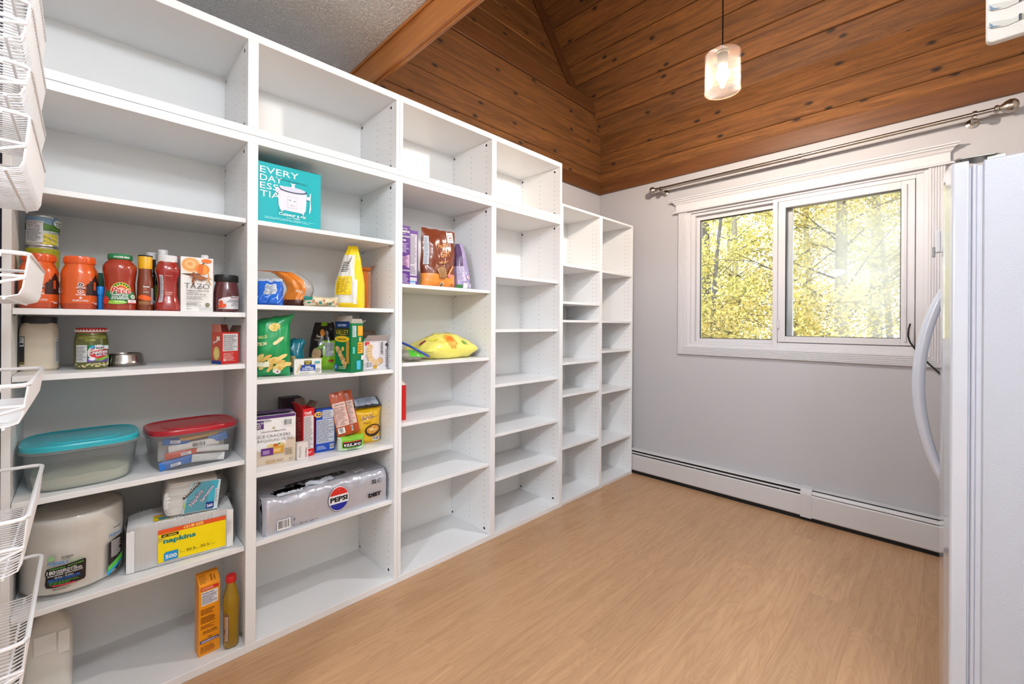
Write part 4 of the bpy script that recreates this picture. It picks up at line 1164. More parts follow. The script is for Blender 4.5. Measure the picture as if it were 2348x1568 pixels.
# ---- plastic tubs
def tub(name, label, loc, hx, hy, hgt, plastic, lidm, rz):
    t = thing(name, label, 'container', loc, rz)
    sqv = 3.4
    n = 56
    ax = max(hx, hy)
    pr = [(.80, 0), (.845, .006), (.88, .03), (.955, hgt - .012), (.965, hgt - .008)]
    obj('tub', M().lathe([(r * ax, z) for r, z in pr], n, sq=sqv, sx=hx / ax, sy=hy / ax, cap1=False), plastic, t, smooth=True, auto=.9)
    obj('tub_rim', M().lathe([(r * ax, z) for r, z in ((.965, hgt - .009), (1.0, hgt - .010), (1.005, hgt - .004), (.97, hgt))], n, sq=sqv, sx=hx / ax, sy=hy / ax, cap0=False, cap1=False), plastic, t, smooth=True)
    lp = [(.985, hgt - .003), (.985, hgt + .010), (.965, hgt + .0145), (.92, hgt + .0150), (.885, hgt + .0115), (.83, hgt + .0105), (.64, hgt + .0105), (.625, hgt + .013), (.60, hgt + .0135)]
    obj('lid', M().lathe([(r * ax, z) for r, z in lp], n, sq=sqv, sx=hx / ax, sy=hy / ax, cap0=False), lidm, t, smooth=True, auto=.5)
    return t
TUB = film('frosted_tub', (226, 236, 238), .74, .25, gloss=.10)
TUB2 = film('clear_tub', (236, 240, 242), .88, .10, gloss=.12)
tb = tub('storage_tub', 'frosted storage tub of rice with a teal lid', (-.162, 0.000, .7375), .135, .143, .130, TUB, mat('teal_lid', (44, 176, 190), .3, coat=.3, var=.03), 0)
rice = M().lathe([(.80 * .135, .002), (.835 * .135, .007), (.85 * .135, .022), (.868 * .135, .040), (.5 * .135, .050), (.1 * .135, .052)], 48, sq=3.4, sx=.135 / .143, sy=1.0)
for i, v in enumerate(rice.v):
    if v[2] > .03: rice.v[i] = (v[0], v[1], v[2] + .012 * noise.noise(Vector((v[0] * 18, v[1] * 18, 0))))
tag(obj('rice', rice, mat('white_rice', (228, 218, 192), .8, var=.10, nscale=500, bump=.8, bscale=700), smooth=True, loc=(-.162, 0, .7375)), 'heap of white rice inside the teal-lidded tub', 'rice', kind='stuff')
tub('storage_tub', 'clear storage tub of snack packets with a red lid', (-.150, .2935, .7375), .122, .1395, .128, TUB2, mat('red_tub_lid', (168, 26, 40), .3, coat=.3, var=.03), math.radians(4))
pk = [((-.06, .24, .004), (.014, .10, .030), 0.1, 0.2, (30, 110, 196)), ((-.055, .33, .006), (.014, .10, .028), -.05, -.15, (226, 226, 224)), ((-.065, .27, .036), (.012, .13, .024), .05, .1, (214, 90, 70)), ((-.06, .345, .038), (.012, .10, .022), 0, -.2, (238, 238, 236)), ((-.06, .29, .060), (.014, .15, .026), .0, .06, (240, 240, 236)), ((-.055, .235, .084), (.012, .08, .024), .1, -.25, (36, 116, 200)), ((-.06, .295, .093), (.016, .15, .018), .06, .10, (214, 176, 110)), ((-.062, .365, .072), (.012, .06, .03), 0, .35, (70, 130, 206)), ((-.11, .29, .02), (.05, .2, .07), 0, 0, (224, 222, 216))]
for i, (c, d, rz, rx, col) in enumerate(pk):
    tt = thing('snack_packet', ['blue snack packet low at the left of the clear tub', 'white snack packet low at the right of the clear tub', 'red snack packet in the left middle of the clear tub', 'white snack packet in the right middle of the clear tub', 'long white snack packet with a barcode in the clear tub', 'blue snack packet under the left of the red lid', 'tan snack packet just under the red lid', 'tilted blue snack packet at the right of the clear tub', 'bundle of white packets filling the back of the clear tub'][i], 'packet', (c[0] - .004, c[1], .7375 + c[2] + .003), 0, 'packets inside the red-lidded tub', rot=(rx * .6, 0, rz))
    g = M()
    def pf(u, v, d=d, i=i):
        e = (1 - abs(2 * u - 1) ** 3) * (1 - abs(2 * v - 1) ** 4)
        return ((d[0] / 2) * e + .003 * noise.noise(Vector((u * 6 + i, v * 4, i))) * e, (u - .5) * d[1], v * d[2])
    g.grid(pf, 14, 6); g.grid(lambda u, v: (-pf(u, v)[0], pf(u, v)[1], pf(u, v)[2]), 14, 6, flip=True)
    obj('wrapper', g, mat('wrapper_%d' % i, col, .3, coat=.3, var=.1, nscale=60), tt, smooth=True, weld=True)
    if i == 4:
        b = Print(); b.bars(-.01, .004, .045, .018); b.build(lambda u, v, h: Vector((.0085 + h, u, v)), 'barcode', tt)
    elif i in (0, 2, 5):
        b = Print(.006); b.rect(-.02, .006, .03, .010, (240, 240, 240)); b.lines(-.018, .008, .026, .006, 2, (30, 60, 140)); b.build(lambda u, v, h: Vector((.0075 + h, u, v)), 'wrapper_print', tt)

# ---- paper goods
FILM = film('clear_wrap', (250, 250, 250), .94, .10, bump=.8, gloss=.16, bscale=22)
PULP = mat('paper_plate_pulp', (243, 238, 228), .75, var=.03, nscale=10)
t = thing('paper_plate_pack', 'tall wrapped stack of compostable dinner plates', 'paper plates', (-.165, -.019, .4075))
pr = [(.085, 0), (.105, .004), (.126, .016)]
for i in range(28): pr += [(.1285, .018 + i * .0078), (.1275, .0218 + i * .0078)]
pr += [(.127, .238), (.118, .240), (.09, .232), (.02, .230)]
pr = [(a * .935, b) for a, b in pr]
obj('plates', M().lathe(pr, 48), PULP, t, smooth=True, auto=.5)
fm = M()
def wf(u, v):
    a = 2 * PI * u; zz = -.0 + .258 * v
    r = .1235 + .003 * noise.noise(Vector((math.cos(a) * 3, math.sin(a) * 3, v * 5))) - (.03 * max(0, v - .92) / .08)
    return (r * math.cos(a) + .0, r * math.sin(a), zz + .003)
fm.grid(wf, 64, 16)
obj('wrap', fm, FILM, t, smooth=True)
p = Print(.008); BK = (34, 26, 26)
bl = [(-.055, .040), (-.058, .05), (-.056, .07), (-.058, .085), (-.054, .098), (-.04, .1), (.03, .108), (.034, .105), (.033, .05), (.030, .044), (-.04, .038)]
p.poly(bl, BK)
p.text('FRIENDLY', -.052, .108, .0085, (40, 128, 200), .02, w=.048); p.text('ECO+', -.002, .108, .0085, (120, 190, 90), -.005, w=.030); p.ell(-.044, .128, .009, .008, (150, 196, 140)); p.text('FOREST', -.02, .124, .006, (70, 66, 60), .02, w=.026); p.lines(-.018, .119, .022, .003, 1, (100, 96, 90))
p.text('COMPOSTABLE', -.048, .0935, .0042, (110, 190, 70), .02, w=.036, shear=.2, rot=.05); p.text('RECYCLABLE', -.006, .0965, .0042, (110, 190, 70), .02, w=.034, shear=.2, rot=.08)
p.text('180', -.053, .080, .011, WI, .02, w=.020, shear=.1, rot=.03); p.text('DINNER PLATES', -.031, .0865, .0048, WI, .02, w=.044, rot=.07); p.text('ASSIETTES A DINER', -.031, .0805, .0048, WI, .02, w=.056, rot=.07)
p.text('EXTRA STRONG - EXTRA ROBUSTES', -.050, .0735, .004, WI, .02, w=.076, rot=.06); p.text('25.4cm - 10 in/po', -.034, .0675, .004, WI, .02, w=.04, rot=.06)
p.text('MADE WITHOUT ADDING PFAS', -.048, .062, .0038, (40, 120, 220), .02, w=.068, rot=.06); p.text('FABRIQUE SANS AJOUT DE PFAS', -.049, .0575, .0038, (40, 120, 220), .02, w=.070, rot=.06); p.lines(-.046, .048, .064, .010, 4, (90, 170, 70)); p.rect(-.04, .0435, .05, .0035, (220, 60, 80)); p.lines(-.038, .031, .048, .006, 2, (50, 50, 50))
p.poly([(.089, .04), (.12, .028), (.14, .06), (.14, .14), (.09, .128)], BK); p.poly([(.085, .02), (.12, .04), (.14, .05), (.14, .06), (.086, .036)], (40, 160, 214)); p.poly([(.086, .034), (.14, .056), (.14, .076), (.088, .05)], (90, 190, 70)); p.text('FRIENDLY', .09, .145, .0085, (40, 128, 200), .02, w=.048); p.text('FOREST', .104, .168, .006, (40, 40, 40), .02, w=.026); p.lines(.096, .075, .036, .055, 14, (220, 220, 220))
p.build(lathe_map([(.1262, 0), (.1262, .3)], -.05), 'wrap_print', t)

NAPK = mat('napkin_paper', (244, 244, 243), .85, var=.02, nscale=12)
_N, _L = NAPK.node_tree.nodes, NAPK.node_tree.links
_t = _N.new('ShaderNodeTexCoord'); _m = _N.new('ShaderNodeMapping'); _m.inputs['Scale'].default_value = (240, 240, 8); _L.new(_t.outputs['Object'], _m.inputs[0])
_z = _N.new('ShaderNodeTexNoise'); _z.inputs['Scale'].default_value = 1.0; _L.new(_m.outputs[0], _z.inputs[0])
_b = _N.new('ShaderNodeBump'); _b.inputs['Strength'].default_value = .4; _b.inputs['Distance'].default_value = .002; _L.new(_z.outputs[0], _b.inputs['Height']); _L.new(_b.outputs[0], _N['Principled BSDF'].inputs['Normal'])
t = thing('napkin_pack', 'wide white napkin pack with a yellow label', 'napkins', (-.142, .264, .4075), math.radians(-5))
g = M(); nx, dy, dz, dx = 60, .305, .150, .17
for i in range(nx):
    y0 = -dy / 2 + dy * i / nx; j = .0016 * math.sin(i * 2.7) + .001 * math.sin(i * 7.1); top = dz - .012 * (abs(2 * i / nx - 1) ** 6)
    g.box(-dx / 2, dx / 2 + j, y0, y0 + dy / nx * .99, .002, top + .0014 * math.sin(i * 3.3))
o = obj('folded_napkins', g, NAPK, t); o['kind'] = 'stuff'
p = Print(); Y = (250, 222, 0)
p.rect(.083, .012, .198, .098, Y); p.rect(.083, .110, .198, .016, (226, 86, 36)); p.text('CLUB SIZE', .182, .114, .009, (252, 226, 120), .03, w=.058, al='c', shear=.25)
p.rect(.092, .098, .048, .010, (26, 24, 22)); p.text('no name', .096, .1005, .0065, (250, 222, 60), .02, w=.038, shear=.1); p.text('napkins', .097, .077, .016, (14, 132, 130), .04, w=.092); p.poly([(.099, .014), (.099, .040), (.104, .045), (.139, .045), (.139, .014)], (30, 146, 206)); p.text('500', .119, .022, .013, WI, .03, w=.032, al='c'); p.text('1', .145, .030, .009, (30, 30, 30), .0); p.text('PLY', .151, .030, .003, (30, 30, 30), .0); p.text('30.5', .162, .030, .010, (30, 30, 30), .0, w=.026); p.text('cm x', .190, .030, .004, (30, 30, 30), .0); p.text('30.5', .203, .031, .010, (30, 30, 30), .0, w=.026); p.text('cm EACH', .231, .032, .003, (30, 30, 30), .0)
p.build(plane_map((dx / 2 + .004, -dy / 2, 0), (0, 1, 0), (0, 0, 1)), 'label', t)
p = Print(); p.rect(.07, .02, .05, .05, Y); p.rect(.07, .066, .05, .008, (226, 86, 36)); p.text('napkins', .074, .045, .010, (14, 132, 130), .04, w=.04); p.rect(.085, .022, .03, .018, (30, 146, 206))
p.build(plane_map((dx / 2, -dy / 2, dz + .0025), (0, 1, 0), (-1, 0, 0)), 'top_label', t)
w = M()
def nf(u, v):
    a = 2 * PI * u; c, s_ = math.cos(a), math.sin(a); k = (abs(c) ** 8 + abs(s_) ** 8) ** (-1 / 8)
    q_ = 1 + .02 * noise.noise(Vector((c * 4, s_ * 4, v * 6)))
    return (k * c * (dx / 2 + .004) * q_ - .0, k * s_ * (dy / 2 + .005) * q_ + (.012 * max(0, s_) * math.sin(PI * v)), .001 + v * (dz + .004))
w.grid(nf, 64, 10)
obj('wrap', w, FILM, t, smooth=True)

t = thing('napkin_pack', 'smaller napkin pack with a blue label lying on the wide one', 'napkins', (-.142, .288, .5615), math.radians(-4), rot=(math.radians(-3), 0, math.radians(-4)))
g = M(); n2 = 16
for i in range(n2):
    z = .002 + .114 * i / n2; e = .012 * abs(2 * (i + .5) / n2 - 1) ** 3
    pts = []
    for c_, s_ in ((1, 1), (-1, 1), (-1, -1), (1, -1)):
        for k in range(4):
            a = {(1, 1): 0, (-1, 1): PI / 2, (-1, -1): PI, (1, -1): 1.5 * PI}[(c_, s_)] + k * PI / 6
            pts.append((c_ * (.075 - e - .016) + .016 * math.cos(a) + .001 * math.sin(i * 3), s_ * (.083 - e - .016) + .016 * math.sin(a)))
    g.prism(pts, z, z + .114 / n2 * .95, 'z')
o = obj('folded_napkins', g, NAPK, t); o['kind'] = 'stuff'
p = Print(); A = (60, 176, 200)
p.poly([(.055, .004), (.160, .004), (.166, .112), (.075, .112), (.06, .07)], (210, 236, 240)); p.poly([(.060, .006), (.145, .006), (.160, .110), (.085, .112), (.066, .07)], A); p.poly([(.052, .062), (.058, .055), (.105, .108), (.095, .114)], (26, 22, 26)); p.text('KIRKLAND', .060, .064, .0085, WI, .03, w=.058, rot=.86)
p.text('Napkins', .082, .026, .016, (24, 50, 130), .07, w=.062, rot=1.0, shear=.15); p.text('Napkins', .0822, .0262, .0155, WI, .01, w=.060, rot=1.0, shear=.15); p.text('Serviettes', .112, .036, .013, (24, 50, 130), .06, w=.066, rot=1.0, shear=.15); p.text('Serviettes', .1122, .0362, .0125, WI, .01, w=.064, rot=1.0, shear=.15)
p.rect(.124, .010, .024, .024, (20, 56, 140)); p.text('260', .136, .016, .010, WI, .03, w=.018, al='c', rot=.1); p.rect(.150, .03, .010, .05, (236, 236, 236)); p.lines(.151, .032, .008, .045, 9, (60, 80, 140)); p.lines(.058, .008, .003, .05, 1, (160, 200, 60))
p.build(plane_map((.077, -.083, 0), (0, 1, 0), (0, 0, 1)), 'label', t)
w = M()
def nf2(u, v):
    a = 2 * PI * u; c, s_ = math.cos(a), math.sin(a); k = (abs(c) ** 5 + abs(s_) ** 5) ** (-1 / 5)
    q_ = 1 + .03 * noise.noise(Vector((c * 4, s_ * 4, v * 6 + 3))); ex = .03 * max(0, s_) ** 3 * math.sin(PI * min(1, v * 1.1))
    return (k * c * .080 * q_, k * s_ * .088 * q_ + ex, .001 + v * .122 + .012 * max(0, s_) ** 2 * v)
w.grid(nf2, 64, 12)
obj('wrap', w, FILM, t, smooth=True)

# ---- floor of the first bay
t = thing('plastic_jug', 'translucent white plastic jug in the bottom left corner', 'jug', (-.215, -.079, .0305))
HD = mat('hdpe_white', (226, 222, 212), .35, var=.02, trans=.0)
jg = [(.050, 0), (.056, .006), (.0575, .03), (.0575, .19), (.055, .215), (.047, .24), (.034, .262), (.024, .272), (.019, .278), (.019, .288)]
obj('jug_body', M().lathe(jg, 40, sq=4.0), HD, t, smooth=True, auto=.9)
obj('handle_panel', M().box(.0572, .0600, -.030, .020, .165, .225), mat('hdpe_light', (234, 232, 226), .3), t, bev=.006, seg=3)
obj('handle_panel', M().box(.0572, .0590, .024, .050, .150, .222), mat('hdpe_light'), t, bev=.005, seg=3)
obj('jug_cap', M().lathe([(.021, .286), (.021, .302), (.019, .304)], 24), mat('navy_cap', (40, 40, 80), .4), t, smooth=True)

t = thing('baking_soda_box', 'tall orange baking soda box with a slanted top', 'box', (-.083, .3355, .0305), math.radians(3))
OB = ink(240, 152, 22)
m = M().prism([(-.028, 0), (.028, 0), (.028, .258), (-.006, .286), (-.028, .286)][::-1], -.0335, .0335, 'y')
obj('body', m, OB, t, bev=.001)
p = Print(); p.rect(.006, .238, .056, .012, (206, 40, 34)); p.lines(.009, .240, .05, .008, 2, (250, 210, 190)); p.rect(.008, .184, .052, .050, (234, 234, 236)); p.text('Nutrition Facts', .010, .226, .0048, (40, 40, 80), .04, w=.036); p.lines(.010, .187, .048, .036, 9, (50, 50, 90)); p.lines(.006, .150, .046, .022, 5, (110, 60, 16)); p.lines(.006, .118, .05, .026, 6, (110, 60, 16)); p.lines(.006, .098, .05, .014, 3, (110, 60, 16)); p.text('THE ARM & HAMMER', .034, .085, .0042, (60, 36, 16), .03, w=.044, al='c', rot=.02); p.text('MONEY BACK GUARANTEE', .034, .079, .0035, (60, 36, 16), .03, w=.046, al='c'); p.text('Visit', .034, .062, .005, (60, 36, 16), .03, al='c'); p.rect(.004, .048, .058, .009, (40, 66, 150)); p.text('armandhammer.ca', .033, .0505, .005, WI, .03, w=.05, al='c'); p.lines(.005, .012, .054, .024, 6, (130, 76, 20))
p.build(plane_map((.028, -.0335, 0), (0, 1, 0), (0, 0, 1)), 'front_print', t)
p = Print(); p.lines(.005, .006, .026, .034, 9, (150, 96, 20)); p.text('BAKING', .044, .010, .005, (60, 36, 16), .03, rot=PI / 2); p.text('SODA', .054, .010, .005, (60, 36, 16), .03, rot=PI / 2)
p.build(plane_map((.028, -.0335, .258), (0, 1, 0), (-.034, 0, .028)), 'top_print', t)

ob = [(.017, 0), (.0235, .004), (.0255, .012), (.0255, .12), (.0265, .16), (.0255, .185), (.020, .215), (.0145, .235), (.0140, .246)]
p = Print(.005); p.rect(-.027, .030, .013, .105, (120, 80, 74)); p.rect(-.026, .034, .010, .09, (206, 186, 180)); p.lines(-.025, .037, .008, .085, 20, (120, 30, 30)); p.text('OIL', -.0245, .06, .007, (60, 20, 20), .03, rot=PI / 2)
OIL = mat('golden_oil', (206, 160, 18), .08, trans=.55, ior=1.35, coat=.8, var=.06)
jar('oil_bottle', 'clear bottle of golden cooking oil with a red cap', 'bottle', (-.046, .4035, .0305), ob, OIL, [('cap', [(.0165, .244), (.0175, .247), (.0175, .264), (.016, .268)], mat('red_cap', (206, 28, 30), .3, coat=.3), {})], sq=2.5, prints=((p, .03),))
# ------------------------------------------------------------------ bags
class Bag:
    """sealed pouch; local +x is the printed front; u -1..1 across, v 0..1 up"""
    def __init__(s, w, h, d, kind='gusset', seed=0, wr=.006, narrow=0.0, deform=None, crimp=.0):
        s.w, s.h, s.d, s.kind, s.seed, s.wr, s.narrow, s.deform = w, h, d, kind, seed, wr, narrow, deform
    def P(s, u, v, side=1):
        if s.kind == 'pillow': pf = max(0.0, math.sin(PI * min(1, max(0, v)))) ** .5
        elif s.kind == 'gusset': pf = max(0.0, 1 - v ** 2.0) ** .75 * min(1, .55 + v * 6)
        else: pf = min(1.0, (1 - v) * 7) ** .6 * min(1, .7 + v * 4)
        ac = max(0.0, 1 - abs(u) ** 3.0) ** .7
        W = s.w / 2 * (1 - s.narrow * v * v)
        n = noise.noise(Vector((u * 2.2 + s.seed * 3.1, v * 3.4, side * 1.7 + s.seed)))
        n2 = noise.noise(Vector((u * 6 + s.seed, v * 9 + s.seed, side * 2.3)))
        x = side * (s.d / 2 * pf * ac + (s.wr * n + s.wr * .45 * n2) * ac * min(1, pf * 2))
        y = u * W * (1 - .05 * pf * ac) + s.wr * .6 * noise.noise(Vector((v * 4, s.seed, u))) * 1.0
        z = v * s.h + s.wr * .8 * noise.noise(Vector((u * 3, s.seed * 2, v))) * v
        p = Vector((x, y, max(z, 0)))
        return s.deform(p) if s.deform else p
    def mesh(s, nx=20, ny=26, zone=None):
        m = M()
        for side in (1, -1):
            o = len(m.f)
            m.grid(lambda a, b: s.P(a * 2 - 1, b, side), nx, ny, flip=(side < 0))
            if zone:
                k = o
                for i in range(ny):
                    for j in range(nx):
                        m.m[k] = zone((j + .5) / nx * 2 - 1, (i + .5) / ny, side); k += 1
        return m
    def fmap(s, side=1):
        def f(um, vm, h):
            u, v = um / (s.w / 2) * side, vm / s.h
            p = s.P(u, v, side); a = s.P(u + .01, v, side) - p; b = s.P(u, v + .01, side) - p
            n = a.cross(b) * side
            if n.length > 1e-9: n.normalize()
            return p + n * h
        return f
def bag(name, label, loc, rz, B, mats, zone=None, front=None, group=None, rot=None, cat='bag', extra=None):
    t = thing(name, label, cat, loc, rz, group, rot)
    obj('pouch', B.mesh(zone=zone), mats, t, smooth=True, auto=1.2, weld=True)
    if front: front.build(B.fmap(), 'front_print', t, base=.0030, lift=.0003)
    return t
def foil(name, rgb, rough=.25, var=.06):
    return mat(name, rgb, rough, coat=.35, var=var, nscale=25, bump=.3, bscale=30)

# ------------------------------------------------------------------ second bay: cooker box
TEAL = (0, 170, 178)
p = Print()
for s_, y in (('EVERY', .202), ('DAY', .170), ('ESSEN', .138), ('TIALS', .106)): p.text(s_, .014, y, .026, WI, .0, w={'EVERY': .145, 'DAY': .082, 'ESSEN': .13, 'TIALS': .12}[s_])
p.text('EVERYDAY ESSENTIALS', .075, .186, .0065, (20, 50, 54), -.005, w=.120, rot=-.03)
p.poly([(.088, .066), (.082, .085), (.080, .15), (.090, .156), (.19, .150), (.192, .14), (.188, .075), (.178, .062)], (224, 222, 232)); p.ell(.137, .152, .056, .012, (60, 66, 96)); p.ell(.137, .155, .050, .010, (206, 210, 226)); p.poly([(.13, .162), (.132, .175), (.126, .180), (.148, .180), (.142, .175), (.144, .162)], (232, 232, 238)); p.rect(.116, .078, .036, .046, (196, 194, 206)); p.rect(.1175, .0795, .033, .043, (228, 226, 236)); p.rect(.122, .108, .006, .003, (60, 60, 80)); p.rect(.14, .106, .006, .003, (60, 60, 80)); p.rect(.124, .084, .020, .008, (206, 204, 216))
p.ell(.078, .142, .010, .012, (214, 212, 224)); p.ell(.198, .13, .008, .008, (222, 220, 230)); p.poly([(.203, .150), (.208, .154), (.206, .12), (.209, .09), (.204, .066), (.200, .07), (.204, .1)], (232, 232, 238)); p.poly([(.088, .066), (.094, .056), (.102, .064)], (210, 208, 220)); p.poly([(.17, .064), (.176, .054), (.182, .062)], (210, 208, 220))
p.text('Cuiseur a riz', .135, .042, .012, WI, .02, w=.105, al='c'); p.text('3 A 6 TASSES', .137, .033, .0055, WI, .01, w=.05, al='c'); p.lines(.03, .018, .20, .011, 3, (150, 226, 228), jag=.2)
carton('rice_cooker_box', 'bright teal rice cooker box on the upper shelf', 'box', (-.135, .606, 1.6595), (.17, .251, .245), 0, ink(*TEAL), front=p)
t_ = bpy.data.objects['rice_cooker_box']
for y in (-.085, .02, .095): obj('tape', M().box(-.07, .0855, y - .014, y + .014, .2452, .2460), ink(30, 40, 46), t_)

# ---- shelf b of bay two
Z = 1.3315
B = Bag(.110, .112, .085, 'gusset', 3, .012, .12)
p = Print(.008); p.rect(-.008, .045, .038, .042, (206, 212, 220)); p.lines(-.006, .047, .034, .038, 11, (90, 100, 120))
for i in range(5): p.poly([(-.045 + i * .02, .01 + .012 * (i % 2)), (-.044 + i * .02, .009 + .012 * (i % 2)), (-.024 + i * .02, .034 + .01 * (i % 3)), (-.025 + i * .02, .035 + .01 * (i % 3))], (150, 200, 240))
bag('blue_snack_bag', 'crumpled blue snack bag against the divider', (-.10, .543, Z), math.radians(-25), B, [foil('blue_foil', (12, 96, 200)), foil('silver_top', (186, 194, 206))], zone=lambda u, v, s: 1 if v > .88 else 0, front=p)
def fold(pv):
    z = pv.z
    if z > .10:
        q = (z - .10) / .045
        a = min(q, 2.2)
        return Vector((pv.x * .8 + .01, pv.y * (1 - .0 * q) - .035 * math.sin(a) * 1.1, .10 + .030 * math.sin(a * .9)))
    return pv
B = Bag(.115, .20, .07, 'gusset', 9, .012, .1, lambda v: Vector((v.x, v.y - 1.6 * max(0, v.z - .07) ** 1.0 * (v.z - .07) / .13 + .25 * v.z, min(v.z, .15 + (v.z - .15) * .15 if v.z > .15 else v.z))))
p = Print(.008); p.text('BOLD', -.012, .066, .012, (252, 226, 190), .03, w=.034, rot=-.25)
bag('orange_pouch', 'crinkled orange snack pouch slumping to the left', (-.16, .665, Z), math.radians(-30), B, [foil('orange_foil', (226, 130, 38)), foil('brown_foil', (84, 40, 26)), foil('grey_foil', (170, 168, 166), .2)], zone=lambda u, v, s: 1 if v < .16 else (2 if (u > .55 or s < 0) else 0), front=p)
B = Bag(.145, .045, .075, 'pillow', 5, .010)
p = Print(.008)
for i in range(9): p.ell(-.055 + .014 * i, .018 + .006 * math.sin(i * 2), .006, .004, (190, 130, 90) if i % 3 else (30, 130, 120), rot=i)
bag('flat_snack_bag', 'small pale snack bag lying flat on the shelf', (-.080, .748, Z), math.radians(-8), B, [foil('pale_foil', (222, 210, 176)), foil('teal_edge', (30, 138, 130))], zone=lambda u, v, s: 1 if (u < -.55 and v > .6) else 0, front=p)
B = Bag(.145, .292, .095, 'gusset', 21, .007, .72, lambda v: Vector((v.x, v.y + .02 * v.z / .29, v.z)))
p = Print(.01); p.rect(-.060, .06, .075, .085, (244, 208, 20)); p.lines(-.055, .066, .062, .072, 15, (150, 120, 20)); p.lines(-.05, .165, .04, .05, 6, (60, 60, 50)); p.rect(.024, .02, .016, .11, (240, 238, 230)); p.text('SMART', -.012, .20, .010, (90, 90, 80), .02, rot=1.1)
bag('yellow_tall_bag', 'tall yellow and white snack bag leaning upright', (-.105, .880, Z), math.radians(-30), B, [foil('white_foil', (228, 226, 220)), foil('yellow_foil', (244, 212, 24))], zone=lambda u, v, s: 1 if (u > .42 or v > .86 or v < .06 or s < 0) else 0, front=p)
p = Print(); p.rect(.074, .01, .012, .18, (206, 150, 110)); p.lines(.076, .02, .008, .16, 24, (90, 50, 20)); s = Print(); s.lines(.02, .13, .05, .05, 5, (250, 200, 150))
open_carton('orange_cereal_box', 'open orange box behind the tall yellow bag', 'box', (-.225, .994, Z), (.06, .088, .212), math.radians(-6), ink(216, 112, 26), BROWNCARD, front=p, side=s, flaps=(('r', .5, .028, ink(206, 110, 40)), ('f', -.9, .02, ink(206, 110, 40)), ('l', 1.2, .02, BROWNCARD)))

# ---- shelf c of bay two
Z = 1.0385
B = Bag(.135, .255, .085, 'pillow', 31, .008, .05, lambda v: Vector((v.x, v.y + (.02 if v.z > .22 else 0) * (v.z - .22) / .035, v.z - (0.0 if v.z < .22 else .18 * (.03 - v.y) * (v.z - .22) / .035))))
p = Print(.01); CH = (236, 212, 130)
p.ell(.012, .205, .022, .016, CH, rot=.3); p.ell(.018, .206, .018, .012, (214, 190, 90), rot=.3); p.text('NATURELLES', -.064, .155, .012, (214, 226, 150), .02, w=.05, rot=.12); p.text('CITRON', -.055, .128, .013, (240, 232, 180), .03, w=.042, rot=.1); p.ell(.026, .148, .024, .008, (240, 224, 170), rot=.6)
for i in range(14):
    p.ell(-.05 + .0078 * i, .06 + .022 * math.sin(i * 1.9), .022, .0085, CH if i % 2 else (222, 184, 96), rot=.5 + .5 * math.sin(i * 2.3))
p.ell(.024, .025, .011, .010, (240, 240, 240)); p.ell(.024, .025, .009, .008, (246, 246, 246)); p.star(.024, .025, .006, .0028, 6, (200, 40, 40)); p.rect(-.06, .045, .05, .02, (236, 236, 210))
bag('green_chip_bag', 'large green potato chip bag by the divider', (-.105, .558, Z), math.radians(-22), B, [foil('green_foil', (22, 150, 84))], front=p)
B = Bag(.10, .15, .06, 'pillow', 41, .012)
p = Print(.01); p.ell(.01, .05, .02, .026, (206, 178, 110)); p.ell(-.012, .1, .014, .02, (24, 90, 110))
bag('teal_snack_bag', 'crumpled teal snack bag behind the green chips', (-.22, .672, Z), math.radians(-30), B, [foil('teal_foil', (20, 128, 150))], front=p)
p = Print(); BL = (22, 66, 152)
p.rect(.024, .014, .062, .026, BL); p.text('SMOKED', .055, .0305, .0045, WI, .03, w=.022, al='c'); p.text('OYSTERS', .055, .0235, .0055, WI, .03, w=.044, al='c'); p.text('HUITRES FUMEES', .055, .017, .0045, WI, .03, w=.05, al='c'); p.rect(.040, .041, .030, .018, (28, 26, 24)); p.text('CLOVER', .055, .0515, .006, (232, 206, 90), .04, w=.026, al='c'); p.text('LEAF', .055, .0435, .006, (232, 206, 90), .04, w=.018, al='c')
for i in range(7): p.ell(.012 + i * .0022, .014 + i * .004, .008, .0022, (214, 182, 120), rot=1.1 + .1 * i)
p.ell(.095, .016, .012, .009, (170, 170, 168)); p.rect(.082, .045, .022, .010, (90, 170, 170)); p.lines(.02, .004, .05, .005, 1, (120, 120, 110))
carton('oyster_box', 'small white and blue smoked oyster box', 'box', (-.095, .695, Z), (.022, .112, .066), math.radians(-4), ink(232, 230, 222), front=p)
B = Bag(.15, .225, .075, 'gusset', 53, .009, .45)
p = Print(.01); p.text('Garlic', -.04, .155, .012, (220, 214, 190), .02, rot=-.1); p.lines(-.045, .135, .05, .012, 2, (160, 160, 140)); p.ell(-.005, .175, .014, .018, (222, 140, 40), rot=.5); p.ell(-.03, .075, .022, .03, (196, 160, 120)); p.ell(-.012, .11, .024, .008, (120, 160, 70), rot=.6); p.rect(.012, .065, .042, .065, (186, 190, 190)); p.lines(.014, .067, .038, .06, 16, (90, 90, 90)); p.ell(.038, .045, .010, .005, (190, 60, 40))
bag('black_green_bag', 'black and lime snack bag behind the oyster box', (-.235, .822, Z), math.radians(-32), B, [foil('black_foil', (36, 30, 34)), foil('lime_foil', (140, 196, 44))], zone=lambda u, v, s: 1 if (v < .26 or (u > .05 and v < .62) or (abs(u) < .3 and v > .92)) else 0, front=p)
s = Print(); GG = (16, 122, 70)
s.rect(0, .20, .1, .03, (24, 52, 110)); s.text('MAXI FORMAT', .02, .208, .010, (200, 214, 236), .02, w=.06); s.rect(0, .165, .1, .036, (40, 52, 30)); s.text('VALLEY', .006, .168, .026, (236, 212, 60), -.01, w=.088); s.ell(.05, .150, .052, .014, (236, 196, 40)); s.text('Sweet Salty', .02, .145, .010, (90, 60, 20), .02, w=.06); s.rect(.08, .04, .02, .10, (190, 140, 50))
